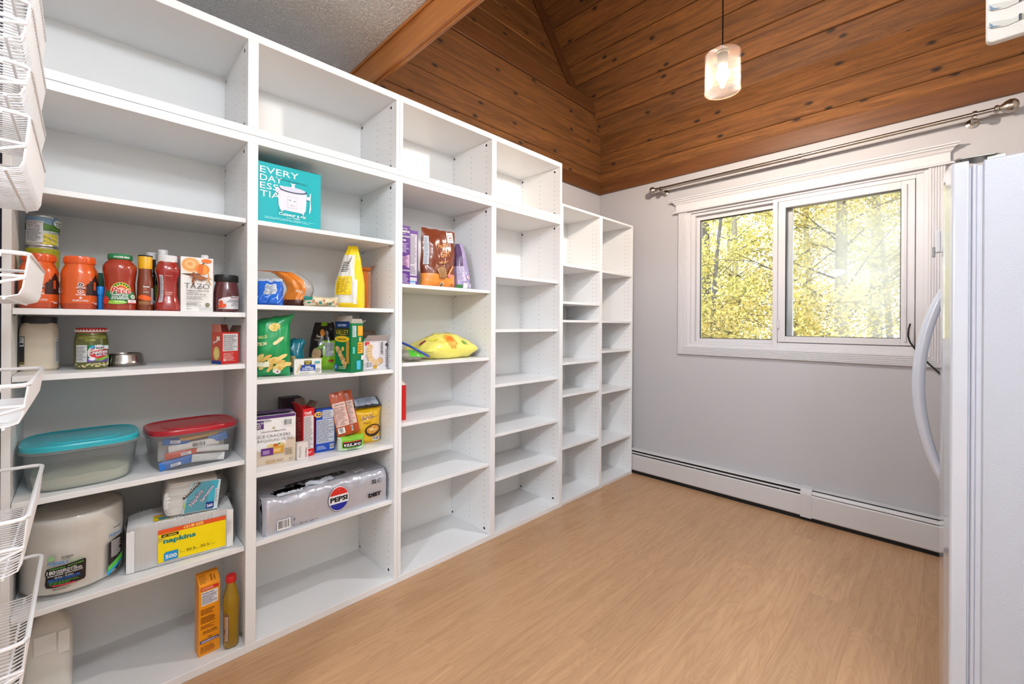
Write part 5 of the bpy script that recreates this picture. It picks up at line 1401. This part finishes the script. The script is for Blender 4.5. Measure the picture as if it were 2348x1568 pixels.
for i in range(16): s.ell(.018 + .0042 * i + .006 * math.sin(i * 2), .108 - .0052 * i, .012, .010, (196, 150, 90) if i % 2 else (224, 190, 130), rot=i)
s.ell(.062, .106, .010, .010, (232, 190, 80)); s.rect(.004, .012, .022, .022, (60, 110, 180)); s.text('5', .010, .016, .012, WI, .03); s.lines(.035, .014, .06, .014, 2, (190, 220, 190))
p = Print(); p.rect(.006, .16, .020, .05, (206, 222, 230)); p.lines(.008, .163, .016, .044, 10, (60, 100, 90)); p.rect(.034, .165, .028, .045, (236, 170, 40)); p.rect(.034, .085, .028, .05, (236, 176, 40)); p.ell(.046, .148, .006, .012, (214, 190, 120)); p.rect(.028, .012, .022, .040, (70, 190, 226)); p.rect(.006, .085, .012, .03, (90, 200, 190)); p.lines(.03, .170, .006, .03, 5, (120, 80, 20)); p.lines(.036, .09, .022, .04, 4, (150, 100, 30)); p.rect(.052, .055, .014, .02, (230, 230, 230))
open_carton('granola_bar_box', 'tall green granola bar box with its top torn open', 'box', (-.067, .868, Z), (.112, .062, .222), math.radians(14), ink(*GG), CARD, front=p, side=s, flaps=(('b', 1.0, .05, CARD), ('l', 1.9, .035, CARD), ('r', .5, .03, ink(150, 150, 150)), ('f', 1.7, .02, CARD)))
p = Print()
p.ell(.012, .125, .006, .010, (206, 60, 50)); p.ell(.022, .128, .008, .007, (214, 80, 60))
for i in range(22):
    a = 2.6 + i * .13
    p.ell(.062 + .034 * math.cos(a), .085 + .050 * math.sin(a), .015, .013, (206, 170, 120) if i % 2 else (226, 200, 160), rot=i)
p.text('YOGOURT', .085, .134, .011, (70, 60, 66), .03, w=.062, rot=-PI / 2); p.poly([(.106, .12), (.118, .132), (.124, .118), (.116, .108)], (50, 40, 44)); p.bars(.010, .008, .032, .034); p.rect(.046, .006, .018, .014, (200, 150, 30)); p.lines(.108, .01, .014, .09, 9, (90, 80, 84))
open_carton('yogurt_bar_box', 'open white granola bar box at the end of the shelf', 'box', (-.105, .993, Z), (.10, .120, .138), math.radians(0), ink(226, 222, 226), CARD, front=p, flaps=(('b', 1.45, .05, BROWNCARD), ('f', .75, .04, ink(196, 186, 184)), ('l', 1.6, .03, BROWNCARD)))
t_ = bpy.data.objects['yogurt_bar_box']
obj('wrapped_bar', M().box(-.03, .02, -.055, -.03, .10, .150), foil('green_bar_foil', (20, 140, 90)), t_, bev=.005, seg=2)

# ---- shelf d of bay two
Z = .6755
p = Print(); PU = (84, 44, 110)
p.rect(0, .0, .150, .075, (212, 194, 172)); p.poly([(0, .075), (.15, .1), (.15, .075)], (212, 194, 172)); p.ell(.055, .082, .06, .03, (238, 238, 236)); p.rect(0, .190, .15, .012, PU); p.rect(0, .150, .032, .034, PU); p.text('Olive Oil', .002, .170, .008, WI, .02, w=.028); p.text("l'huile", .002, .162, .006, WI, .02, w=.02); p.text("d'olive", .002, .154, .006, WI, .02, w=.02)
p.text('CRUNCHMASTER', .022, .134, .0058, (90, 76, 60), .01, w=.092); p.ell(.068, .150, .005, .005, (190, 170, 130)); p.text('RICE CRACKERS', .001, .112, .0125, (60, 50, 50), -.008, w=.130); p.text('CRAQUELINS DE RIZ', -.001, .095, .0115, (60, 50, 50), -.008, w=.142); p.bars(.104, .152, .034, .030); p.lines(.034, .178, .03, .010, 3, (90, 70, 100))
for cx in (.056, .07, .086, .098): p.ell(cx, .074, .013, .012, (224, 196, 140), rot=.4)
p.ell(.075, .077, .009, .006, (190, 80, 40)); p.ell(.088, .082, .006, .003, (90, 140, 50)); p.rect(.022, .040, .044, .030, (96, 40, 120)); p.rect(.066, .044, .040, .030, (206, 150, 50)); p.lines(.028, .045, .03, .016, 3, (220, 200, 230)); p.lines(.07, .05, .03, .014, 3, (250, 230, 180)); p.lines(.11, .03, .03, .03, 6, (120, 100, 80)); p.rect(.040, .008, .016, .012, (190, 160, 120)); p.rect(.058, .008, .016, .012, (190, 160, 120)); p.lines(.078, .008, .03, .012, 2, (150, 120, 90)); p.text('567 g', .125, .012, .005, (90, 70, 60), .01)
t = carton('cracker_box', 'white and tan rice cracker box with a purple lid', 'box', (-.148, .575, Z), (.115, .152, .202), math.radians(-6), ink(236, 234, 234), front=p)
f_ = flap(t, (-.0575, -.076, .204), (-.0575, .076, .204), (1, 0, 0), .10, .118, ink(92, 66, 112), 'lid_flap', .0015)
p = Print(); p.lines(.02, .02, .10, .05, 4, (160, 140, 180)); p.build(plane_map((.0575, -.076, .218), (0, 1, 0), (-1, 0, -.1)), 'lid_print', t)
carton('dark_snack_box', 'dark purple box peeking out behind the rice crackers', 'box', (-.30, .690, Z), (.06, .085, .238), 0, ink(52, 30, 50))
p = Print(); RR = (206, 34, 40)
p.rect(.004, .032, .042, .145, (222, 216, 216)); p.lines(.006, .035, .038, .138, 34, (100, 90, 90)); p.text('Catelli', .006, .187, .010, WI, .03, w=.03); p.rect(.006, .006, .038, .022, RR); p.lines(.008, .010, .032, .012, 3, (250, 190, 190)); p.text('GLUTEN FREE', .008, .180, .004, WI, .02, w=.03)
s = Print(); s.rect(.0, .0, .08, .2, (150, 30, 32)); s.lines(.01, .03, .06, .14, 14, (214, 130, 120)); s.rect(.01, .02, .06, .03, (190, 120, 80))
open_carton('pasta_box', 'red pasta box with a torn open top', 'box', (-.142, .700, Z), (.085, .050, .210), math.radians(5), ink(*RR), CARD, front=p, side=s, flaps=(('l', 1.0, .03, ink(*RR)), ('b', 1.3, .035, BROWNCARD), ('r', .9, .03, BROWNCARD)))
p = Print(); p.text('CATELLI', .038, .01, .006, (120, 30, 34), .02, w=.04, rot=PI / 2); p.lines(.006, .010, .012, .05, 9, (170, 160, 156))
carton('small_carton', 'small white carton in front of the red pasta box', 'carton', (-.078, .668, Z), (.03, .044, .074), math.radians(-3), ink(222, 214, 210), front=p)
p = Print(); p.rect(.004, .042, .078, .105, (196, 204, 214)); p.lines(.006, .045, .074, .098, 22, (80, 90, 120)); p.rect(.03, .150, .05, .038, (206, 212, 220)); p.lines(.032, .153, .046, .032, 8, (80, 90, 120)); p.ell(.012, .172, .018, .013, (246, 206, 50)); p.text('KD', .002, .165, .014, (24, 60, 150), .04); p.bars(.062, .010, .018, .022); p.lines(.006, .012, .045, .018, 3, (190, 206, 236)); p.rect(.004, .040, .080, .001, WI)
carton('macaroni_box', 'bright blue macaroni dinner box', 'box', (-.140, .785, Z), (.04, .085, .193), math.radians(-3), ink(24, 74, 176), front=p)
for lb, x, y, rz, ry, z in (('front rust-orange pouch with a white panel on the green pack', -.092, .864, -12, -10, .0635), ('rear rust-orange pouch leaning beside the front pouch', -.112, .912, -12, -13, .0635)):
    t = thing('rust_pouch', lb, 'pouch', (x, y, Z + z), 0, 'rust-orange pouches', rot=(math.radians(10), math.radians(ry), math.radians(rz)))
    BB = Bag(.066, .205, .020, 'pillow', int(y * 1000), .003)
    obj('pouch', BB.mesh(14, 20), foil('rust_foil', (176, 74, 34)), t, smooth=True, auto=1.2, weld=True)
    p = Print(.01); p.rect(-.029, .045, .056, .110, (222, 190, 178)); p.lines(-.027, .05, .05, .085, 18, (120, 80, 76)); p.text('INSTRUCTIONS', -.02, .142, .005, (90, 40, 30), .03, w=.04); p.bars(-.027, .014, .03, .026)
    p.build(BB.fmap(), 'front_print', t, base=.0025); p = None
p = Print(.01); p.rect(-.045, .018, .085, .022, (24, 22, 24)); p.text('KIRKLAND', -.04, .023, .011, WI, .04, w=.074); p.rect(-.045, .040, .085, .004, (200, 40, 40)); p.lines(-.03, .006, .06, .008, 2, (40, 90, 30))
B = Bag(.125, .062, .07, 'flat', 61, .004)
bag('green_snack_pack', 'lime green snack pack lying under the rust pouches', (-.082, .886, Z), math.radians(-4), B, [foil('lime_pack', (130, 200, 60)), foil('frost_pack', (200, 220, 200))], zone=lambda u, v, s: 1 if (v < .2 or u < -.8) else 0, front=p)
B = Bag(.158, .172, .085, 'flat', 71, .006, -.05)
p = Print(.01); p.text('Buldak', -.012, .112, .024, (250, 226, 150), .07, w=.072, rot=.22, shear=.1); p.text('Buldak', -.012, .112, .0235, (120, 24, 26), .01, w=.070, rot=.22, shear=.1); p.ell(.040, .062, .036, .030, (60, 36, 24), rot=.2); p.ell(.040, .066, .028, .020, (222, 150, 50), rot=.2); p.ell(.034, .069, .010, .007, (240, 214, 150)); p.ell(.05, .064, .009, .006, (236, 190, 110)); p.bars(.038, .012, .030, .018); p.lines(-.06, .02, .06, .008, 1, (190, 130, 20)); p.lines(-.005, .098, .05, .008, 2, (150, 90, 20)); p.ell(.05, .140, .012, .010, (240, 190, 40))
bag('yellow_noodle_bag', 'yellow noodle bag with a bowl picture at the shelf end', (-.158, .984, Z), math.radians(-20), B, [foil('noodle_yellow', (240, 188, 28))], front=p)
B = Bag(.135, .075, .035, 'pillow', 81, .006)
p = Print(.01); p.lines(-.05, .012, .10, .05, 9, (110, 120, 140))
bag('silver_packet', 'silver and black packet resting on the yellow noodle bag', (-.115, .988, Z + .176), 0, B, [foil('silver_foil', (176, 186, 200)), foil('black_edge', (36, 34, 38))], zone=lambda u, v, s: 1 if (u > .8 or u < -.86 or v < .12) else 0, front=p, rot=(0, math.radians(-62), math.radians(-8)))

# ---- cola pack
Z = .4075
t = thing('cola_pack', 'torn silver 32-can cola pack on the low shelf', 'drinks pack', (-.142, .782, Z), 0)
SILV = mat('silver_pack_film', (196, 198, 208), .3, metal=.4, coat=.3, var=.06, nscale=30, bump=.5, bscale=26)
hx, hy, hz = .108, .272, .145
def crink(u, v, k): return (.0035 if k == 1 else .005) * noise.noise(Vector((u * 9 + k, v * 5, k))) + .0015 * noise.noise(Vector((u * 22, v * 14, k * 2)))
g = M()
bumpc = lambda u: .004 * abs(math.sin(u * PI * 8))
prw = [(0, 0), (.35, 0), (.6, 0), (.78, -.002), (.88, -.008), (.95, -.016), (1, -.028)]
def frontf(u, v):
    i = min(len(prw) - 2, int(v * (len(prw) - 1))); f = v * (len(prw) - 1) - i
    z = prw[i][0] + (prw[i + 1][0] - prw[i][0]) * f; x = prw[i][1] + (prw[i + 1][1] - prw[i][1]) * f
    e = abs(2 * u - 1); ed = max(0, e - .94) / .06
    sag = -.014 * math.exp(-((u - .18) / .12) ** 2) * z * z
    return (hx + x - .02 * ed * ed + (crink(u, v, 1) + bumpc(u) * z) * (1 if z > .72 else .25), -hy + 2 * hy * u, z * hz + sag * 1.0 + (bumpc(u) if z > .9 else 0))
g.grid(frontf, 64, 18)
hole = lambda u, v: ((u - .21) / .12) ** 2 + ((v - .24) / .20) ** 2 < 1 + .45 * noise.noise(Vector((u * 30, v * 12, 4)))
def topf(u, v):
    a = Vector(frontf(u, 1)); b = Vector((-hx, a.y, hz - .004))
    return a + (b - a) * v + Vector((0, 0, crink(u, v, 5) * min(1, v * 6) * .7))
g.grid(topf, 64, 16, skip=hole)
def endf(sgn):
    def f(u, v):
        a = Vector(frontf(0 if sgn < 0 else 1, v)); b = Vector((-hx, a.y, v * (hz - .004)))
        return a + (b - a) * u + Vector((0, sgn * (crink(u, v, 9) + .004 * math.sin(PI * v)), 0))
    return f
g.grid(endf(-1), 12, 18, flip=True); g.grid(endf(1), 12, 18)
g.box(-hx - .001, -hx, -hy, hy, 0, hz - .004); g.box(-hx, hx, -hy, hy, -.0002, .0008)
obj('shrink_wrap', g, SILV, t, smooth=True, auto=1.1)
CANM = mat('cola_can_dark', (60, 50, 52), .3, metal=.7)
cn = None
for i in range(8):
    for j in range(3):
        if (i + j * 0) > 4: continue
        me = M().lathe([(.024, 0), (.031, .006), (.031, .100), (.026, .110), (.026, .113), (.023, .108)], 16) if cn is None else None
        if cn is None:
            cn = obj('can', me, CANM, t, smooth=True, loc=(.062 - j * .066, -.232 + i * .066, .002))
        else:
            c2 = cn.copy(); COL.objects.link(c2); c2.location = (.062 - j * .066, -.232 + i * .066, .002)
# torn curl of film
tg = M()
def curl(u, v): return (hx - .04 - .05 * u * v - .01 * math.sin(u * 9), -.10 + .125 * u, hz + .002 + .016 * math.sin(PI * v * .9) * (1 - .5 * u) + .004 * noise.noise(Vector((u * 9, v * 5, 1))))
tg.grid(curl, 16, 6)
def curl2(u, v): return (hx - .035 + .012 * math.sin(v * 3), -.215 + .10 * u, hz - .012 + .014 * v * (1 + .5 * noise.noise(Vector((u * 14, 2, v)))) )
tg.grid(curl2, 20, 5)
obj('torn_flap', tg, mat('torn_film_white', (196, 202, 212), .35, var=.06, bump=.6, bscale=80), t, smooth=True)
p = Print(.008); NB = (24, 24, 30); cx, cz = .300, .072
p.ell(cx, cz, .047, .055, (24, 30, 60)); p.ell(cx, cz, .0455, .0535, (236, 236, 240)); p.ell(cx, cz + .004, .042, .046, (206, 44, 34), a0=.30, a1=PI - .30); p.ell(cx, cz - .004, .042, .046, (24, 40, 150), a0=PI + .35, a1=2 * PI - .35); p.text('PEPSI', cx, cz - .010, .020, (20, 20, 26), .05, w=.078, al='c')
p.text('32', .456, .098, .017, NB, .03, w=.022); p.text('CANS', .489, .096, .005, NB, .02, w=.016, rot=PI / 2); p.rect(.492, .098, .010, .017, NB); p.rect(.4935, .0995, .007, .014, (170, 172, 184)); p.text('DIET', .438, .038, .016, NB, .07, w=.064)
p.bars(.048, .012, .050, .040); p.ell(.112, .040, .008, .011, (226, 226, 230)); p.ell(.112, .040, .0068, .0095, (150, 150, 160)); p.text('0', .112, .038, .006, NB, .02, al='c'); p.text('32 x 355 mL cans', .106, .012, .0085, NB, .01, w=.086); p.lines(.196, .013, .016, .005, 2, NB)
def pf_(u, v, h):
    zf = min(1, max(0, v / hz)); x = 0
    for (z0, x0), (z1, x1) in zip(prw, prw[1:]):
        if z0 <= zf <= z1: x = x0 + (x1 - x0) * (zf - z0) / (z1 - z0)
    return Vector((hx + x + h + .0035, -hy + u, v))
p.build(pf_, 'front_print', t, base=.001)
p = Print(.01); p.text('PEPSI', .115, .075, .045, (36, 36, 42), .05, w=.26); p.rect(.40, .07, .05, .025, (206, 208, 214)); p.rect(.40, .035, .05, .025, (206, 208, 214))
p.build(lambda u, v, h: Vector(topf(min(1, max(0, u / (2 * hy))), min(1, v / (2 * hx)))) + Vector((0, 0, h + .0015)), 'top_print', t)

# ------------------------------------------------------------------ third bay
Z = 1.4575
s = Print(); PP2 = (92, 48, 140)
p = Print(); p.rect(.004, .09, .064, .075, (206, 168, 206)); p.poly([(0, .09), (.034, .105), (.072, .09), (.072, .088), (0, .088)], PP2); p.poly([(0, .165), (.034, .150), (.072, .165)], PP2); p.text('Multi Grain', .036, .292, .006, WI, .02, w=.036, al='c'); p.text('Cheerios', .036, .275, .014, WI, .03, w=.062, al='c'); p.text('PLUS', .036, .266, .005, WI, .02, al='c'); p.text('WHOLE GRAINS', .036, .250, .008, WI, .03, w=.064, al='c'); p.ell(.036, .234, .010, .004, WI); p.lines(.008, .17, .056, .05, 9, (220, 200, 236)); p.lines(.008, .10, .05, .055, 7, (110, 60, 110)); p.text('GRAINS ENTIERS', .036, .075, .007, WI, .03, w=.064, al='c'); p.lines(.006, .012, .058, .05, 8, (220, 200, 236))
carton('cereal_box', 'purple cereal box beside the shelf side panel', 'box', (-.20, 1.175, Z), (.19, .072, .310), math.radians(0), ink(*PP2), front=p)
p = Print(); p.rect(.004, .03, .044, .25, (214, 210, 220)); p.lines(.006, .12, .04, .155, 36, (90, 80, 100)); p.lines(.006, .065, .04, .045, 10, (90, 80, 100)); p.rect(0, .05, .054, .008, PP2); p.rect(.004, .004, .036, .024, (190, 206, 226)); p.rect(.004, .024, .036, .006, (70, 150, 206))
carton('cereal_box', 'second cereal box with a white nutrition panel', 'box', (-.23, 1.250, Z), (.19, .056, .300), 0, ink(96, 56, 146), front=p)
B = Bag(.215, .325, .10, 'gusset', 91, .010, .03)
p = Print(.012); p.rect(.045, .255, .042, .060, (222, 216, 212)); p.ell(.066, .285, .017, .019, (60, 40, 36)); p.ell(.066, .285, .0145, .0165, (226, 222, 218)); p.star(.066, .285, .011, .005, 6, (170, 40, 40)); p.text('Farm', -.02, .215, .028, (196, 130, 70), .03, w=.070, rot=.2); p.text('Girl', -.005, .165, .034, (206, 140, 80), .03, w=.062, rot=.2); p.band(.022, .172, .03, .034, -2.3, -.8, (206, 140, 80)); p.rect(-.025, .130, .055, .012, (120, 66, 30)); p.text('GRANOLA', -.02, .1325, .008, (226, 170, 100), .02, w=.044)
p.poly([(-.035, .10), (.0, .115), (.022, .105), (.024, .055), (-.02, .055)], (150, 110, 66)); p.poly([(.030, .070), (.075, .125), (.082, .120), (.038, .062)], (236, 156, 100)); p.ell(.052, .066, .016, .012, (206, 130, 130)); p.text('Vanilla', -.03, .045, .010, (110, 56, 20), .02, w=.045); p.text('680 g', .055, .014, .010, (110, 56, 20), .01, w=.03); p.ell(-.008, .018, .015, .014, (226, 200, 160)); p.ell(-.008, .018, .010, .009, (120, 90, 60)); p.rect(-.098, .12, .022, .155, (196, 200, 206)); p.lines(-.096, .124, .018, .145, 28, (90, 90, 96))
bag('granola_pouch', 'large brown and orange granola pouch', (-.130, 1.404, Z + .002), math.radians(-6), B, [foil('brown_pouch', (116, 52, 26)), foil('orange_pouch_base', (226, 140, 56))], zone=lambda u, v, s: 1 if (v < .24 and s > 0) else 0, front=p)
B = Bag(.115, .270, .10, 'gusset', 101, .008, .62, lambda v: Vector((v.x, v.y - .02 * v.z / .27, v.z)))
p = Print(.012); p.rect(-.04, .05, .052, .085, (196, 188, 214)); p.lines(-.038, .055, .048, .075, 16, (110, 100, 140)); p.ell(.03, .072, .010, .010, (232, 228, 236)); p.star(.03, .072, .007, .003, 6, (190, 40, 50)); p.bars(-.01, .006, .03, .032); p.rect(-.045, .006, .03, .022, (60, 130, 60)); p.rect(.024, .006, .024, .030, (190, 186, 206))
bag('lilac_pouch', 'slim lilac pouch beside the brown granola pouch', (-.135, 1.575, Z), math.radians(-14), B, [foil('lilac_foil', (160, 148, 190)), foil('plum_foil', (92, 70, 108))], zone=lambda u, v, s: 1 if (u < .1 and v > .5) else 0, front=p)

Z = 1.0655
def lay(v): return Vector((v.z - .125, v.y, v.x * 1.0 + .072))
B = Bag(.375, .24, .160, 'pillow', 111, .018, 0, lambda v: Vector((.125 - v.z, v.y - .06 * (v.z - .12), max(.002, v.x + .058 - .012 * abs(v.y) / .2))))
B2 = B
p = Print(.012); p.ell(-.02, .035, .03, .018, (236, 130, 40)); p.star(-.02, .035, .045, .030, 16, (240, 170, 60)); p.ell(-.02, .035, .027, .022, (232, 120, 36)); p.text('RIPPLES', .03, .13, .014, (226, 120, 40), .03, w=.06, rot=.2); p.lines(.03, .10, .06, .026, 4, (220, 150, 60)); p.lines(-.12, .12, .10, .06, 7, (190, 180, 70)); p.ell(.035, .175, .018, .012, (150, 40, 60)); p.ell(-.155, .10, .018, .012, (150, 40, 60)); p.rect(.06, .012, .025, .02, (120, 170, 60)); p.rect(-.13, .06, .04, .02, (222, 214, 70))
t = thing('yellow_chip_bag', 'puffed yellow chip bag lying on its back', 'bag', (-.185, 1.472, Z), math.radians(3))
def zn(u, v, s): return 1 if (u > .86 and v < .4) else 0
obj('pouch', B.mesh(26, 22, zn), [foil('chip_yellow', (236, 226, 110)), foil('chip_silver', (190, 190, 190))], t, smooth=True, auto=1.2, weld=True)
p.build(B.fmap(1), 'front_print', t, base=.0022)
B = Bag(.135, .15, .055, 'pillow', 121, .008, 0, lambda v: Vector((.08 - v.z, v.y, max(.002, v.x + .026 + .09 * max(0, .04 - v.y) * 1.0))))
t = thing('clipped_bag', 'clear bag with green print closed by a blue clip', 'bag', (-.088, 1.199, Z), math.radians(-16))
obj('pouch', B.mesh(20, 18, lambda u, v, s: 1 if (u > -.35 and u < .8 and v < .75 and s > 0) else 0), [film('clear_pouch', (226, 222, 214), .45, .12, bump=.8, gloss=.25, bscale=40), foil('green_pouch', (80, 176, 50))], t, smooth=True, auto=1.2, weld=True)
obj('bag_clip', M().tube([(-.05, -.06, .108), (-.01, .0, .080), (.045, .075, .034), (.055, .09, .024)], [.006, .006, .0055, .005], 8), mat('blue_clip', (30, 64, 160), .35), t, smooth=True)
p = Print(); p.rect(.010, .03, .012, .11, (224, 214, 210)); p.lines(.011, .032, .010, .10, 26, (110, 80, 80)); p.ell(.016, .016, .008, .008, (240, 220, 220))
t = carton('milk_carton', 'red carton edge showing beside the side panel', 'carton', (-.115, 1.138, .7695), (.09, .066, .178), 0, ink(206, 36, 36), front=p)
obj('gable', M().prism([(-.033, .178), (.033, .178), (.004, .206), (-.004, .206)][::-1], -.045, .045, 'x'), ink(226, 222, 214), t)
carton('brown_packet', 'brown packet edge hidden behind the shelf divider', 'packet', (-.22, 1.757, 1.5585), (.1, .062, .20), 0, ink(170, 88, 46))
# ------------------------------------------------------------------ outdoors: autumn aspens beyond the window
def leaf_mat():
    m = bpy.data.materials.new('aspen_leaf'); m.use_nodes = True
    N, L = m.node_tree.nodes, m.node_tree.links; N.clear()
    o = N.new('ShaderNodeOutputMaterial'); d = N.new('ShaderNodeBsdfDiffuse'); t = N.new('ShaderNodeBsdfTranslucent')
    g = N.new('ShaderNodeNewGeometry'); oi = N.new('ShaderNodeObjectInfo')
    r = N.new('ShaderNodeValToRGB'); r.color_ramp.elements[0].color = lin(146, 146, 66); r.color_ramp.elements[1].color = lin(248, 218, 104)
    e = r.color_ramp.elements.new(.45); e.color = lin(228, 218, 130)
    e = r.color_ramp.elements.new(.8); e.color = lin(238, 232, 172)
    L.new(g.outputs['Random Per Island'], r.inputs[0])
    hs = N.new('ShaderNodeHueSaturation'); L.new(r.outputs[0], hs.inputs['Color'])
    mr = N.new('ShaderNodeMapRange'); mr.inputs[3].default_value = .475; mr.inputs[4].default_value = .515; L.new(oi.outputs['Random'], mr.inputs[0]); L.new(mr.outputs[0], hs.inputs['Hue'])
    L.new(hs.outputs[0], d.inputs[0]); L.new(hs.outputs[0], t.inputs[0])
    x = N.new('ShaderNodeMixShader'); x.inputs[0].default_value = .5; L.new(d.outputs[0], x.inputs[1]); L.new(t.outputs[0], x.inputs[2]); L.new(x.outputs[0], o.inputs[0])
    return m
LEAF = leaf_mat()
BARK = mat('aspen_bark', (150, 146, 138), .8, var=.35, nscale=6, stretch=(1, 1, .5), bump=.6, bscale=30)
BARKD = mat('dark_bark', (104, 100, 98), .85, var=.4, nscale=9, bump=.8, bscale=40)
TWIG = mat('twig_bark', (70, 62, 56), .85, var=.2)
GROUND = mat('autumn_ground', (128, 122, 66), .9, var=.4, nscale=6, bump=.6, bscale=20)
tag(obj('lawn', M().box(-26, 30, W + .2, 40, -.75, -.6), GROUND), kind='structure')
def tree(label, x, y, h, r, crowns, nleaf, seed, bark, lean=0.0, lsz=.045):
    rn = random.Random(seed)
    t = thing('aspen_tree', label, 'tree', (x, y, -.6), rn.random() * 6, 'yellow autumn trees outside')
    path = []; rad = []
    for i in range(9):
        q = i / 8
        path.append((lean * q * q * 2 + .06 * math.sin(q * 5 + seed), .06 * math.cos(q * 4 + seed) - .06, h * q)); rad.append(r * (1 - .75 * q))
    obj('trunk', M().tube(path, rad, 10), bark, t, smooth=True)
    br = M(); tips = []
    for i in range(26):
        q = .18 + .8 * rn.random(); k = min(7, int(q * 8)); b = Vector(path[k]).lerp(Vector(path[k + 1]), q * 8 - k)
        a = rn.random() * 2 * PI; L = (.5 + 1.1 * rn.random()) * (1.25 - q * .7)
        d = Vector((math.cos(a), math.sin(a), .35 + .6 * rn.random()))
        m1 = b + d * L * .5 + Vector((0, 0, .06)); e = b + d * L
        br.tube([b, m1, e], [r * .22 * (1.1 - q), r * .13 * (1.1 - q), .004], 5, caps=False)
        for j in range(3):
            s0 = m1.lerp(e, j / 3); a2 = a + rn.uniform(-1.2, 1.2)
            e2 = s0 + Vector((math.cos(a2), math.sin(a2), rn.uniform(-.1, .6))) * L * .4
            br.tube([s0, e2], [.006, .002], 4, caps=False); tips.append(e2)
        tips.append(e); tips.append(m1)
    o = obj('branches', br, TWIG, t); o['kind'] = 'stuff'
    vs = []; fs = []
    cl = [(tp, .16 + .22 * rn.random()) for tp in tips] + [(Vector(c), rr) for c, rr in crowns]
    wts = [c[1] ** 2.2 for c in cl]
    for (c, rr), wt in zip(cl, wts):
        n = int(nleaf * wt / sum(wts))
        for i in range(n):
            v = Vector((rn.gauss(0, 1), rn.gauss(0, 1), rn.gauss(0, .8)))
            v = v.normalized() * rr * rn.random() ** .5
            p = c + v; s_ = lsz * (.6 + .7 * rn.random())
            a = Vector((rn.gauss(0, 1), rn.gauss(0, 1), rn.gauss(0, 1))).normalized(); b = a.orthogonal().normalized()
            k = len(vs)
            vs += [p + a * s_ * .6, p + b * s_ * .42, p - a * s_ * .5, p - b * s_ * .42]
            fs.append([k, k + 1, k + 2, k + 3])
    lm = M(); lm.v = [tuple(v) for v in vs]; lm.f = fs; lm.m = [0] * len(fs)
    o = obj('leaves', lm, LEAF, t); o['kind'] = 'stuff'
    return t
spots = [
    ('aspen with a grey trunk at the left of the left window pane', -1.75, 9.2, 7.5, .13, [((0, 0, 2.0), .8), ((.4, -.3, 2.6), .7)], 5200, 1, BARKD, .05),
    ('bushy yellow aspen filling the left window pane', -1.05, 8.2, 5.0, .06, [((0, 0, 1.5), .8), ((.2, -.2, 2.3), .7), ((-.4, 0, 1.9), .6), ((.3, 0, .9), .7)], 8200, 2, BARKD, .1),
    ('slim aspen beside the window centre bar', -.35, 9.4, 7.0, .07, [((0, 0, 3.2), .7), ((.1, 0, 2.2), .5), ((0, 0, 1.2), .8)], 5600, 3, BARK, -.05),
    ('stout pale-trunked aspen in the middle of the right pane', .62, 8.8, 7.5, .12, [((.2, 0, 4.0), .8), ((-.5, 0, 3.6), .6), ((-.7, 0, 1.2), .7)], 4200, 4, BARK, .16),
    ('leaning thin aspen at the right of the right pane', 1.2, 9.8, 7.0, .06, [((0, 0, 3.6), .9), ((0, 0, 1.2), .8)], 4200, 5, BARK, .2),
    ('low golden bush under the right window pane', .45, 7.2, 1.9, .03, [((0, 0, 1.15), .5), ((.35, 0, .95), .45), ((-.35, 0, .9), .45)], 4200, 6, BARKD, 0),
    ('low yellow bush under the left window pane', -1.15, 7.4, 1.8, .03, [((0, 0, 1.0), .5), ((.4, 0, .9), .45), ((-.4, 0, .9), .5)], 3600, 7, BARKD, 0),
    ('low leafy bush below the window centre', -.35, 7.8, 1.8, .03, [((0, 0, .95), .5), ((.4, 0, .8), .45), ((-.4, 0, .85), .45)], 3400, 8, BARKD, 0),
    ('far pale aspen seen between the left trunks', -2.6, 13.5, 9, .12, [((0, 0, 3), 1.3), ((.6, 0, 4.6), 1.2), ((0, 0, 1.5), 1.2)], 5200, 9, BARK, 0),
    ('far pale aspen behind the window centre', -.9, 14.5, 9, .12, [((0, 0, 3), 1.3), ((.6, 0, 4.6), 1.2), ((0, 0, 1.5), 1.2)], 5200, 10, BARK, .1),
    ('far pale aspen behind the stout trunk', .6, 14, 9, .12, [((0, 0, 2.4), 1.2), ((-.4, 0, 1.2), 1.2), ((.3, 0, 4.9), 1.0)], 4200, 11, BARK, -.1),
    ('far aspen at the right side of the window view', 2.2, 13.2, 9, .12, [((0, 0, 2.0), 1.2), ((.4, 0, 4.4), 1.2)], 4200, 12, BARK, 0),
    ('aspen standing left of the window view', -3.6, 9.8, 7, .1, [((0, 0, 2.4), 1.0), ((0, 0, 1.2), .9)], 4000, 13, BARKD, 0),
    ('aspen standing right of the window view', 3.0, 9.0, 7, .1, [((0, 0, 2.4), 1.0), ((0, 0, 1.2), .9)], 4000, 14, BARK, 0),
]
for lb, x, y, h, r, cr, n, sd, bk, ln in spots:
    tree(lb, x, y, h, r, cr, int(n * 1.6), sd, bk, ln, .048)
for i in range(6):
    tree(['distant aspen at the far left of the woods', 'distant aspen left of the woods centre', 'distant aspen in the woods centre', 'distant aspen just right of the woods centre', 'distant aspen right in the woods', 'distant aspen at the far right of the woods'][i], -8 + 2.6 * i, 20 + (i % 2) * 1.5, 10, .13, [((0, 0, 2), 1.6), ((.5, 0, 4), 1.7), ((-.3, 0, 6.5), 1.8), ((.2, 0, .8), 1.3)], 4200, 40 + i, BARK, 0, .10)
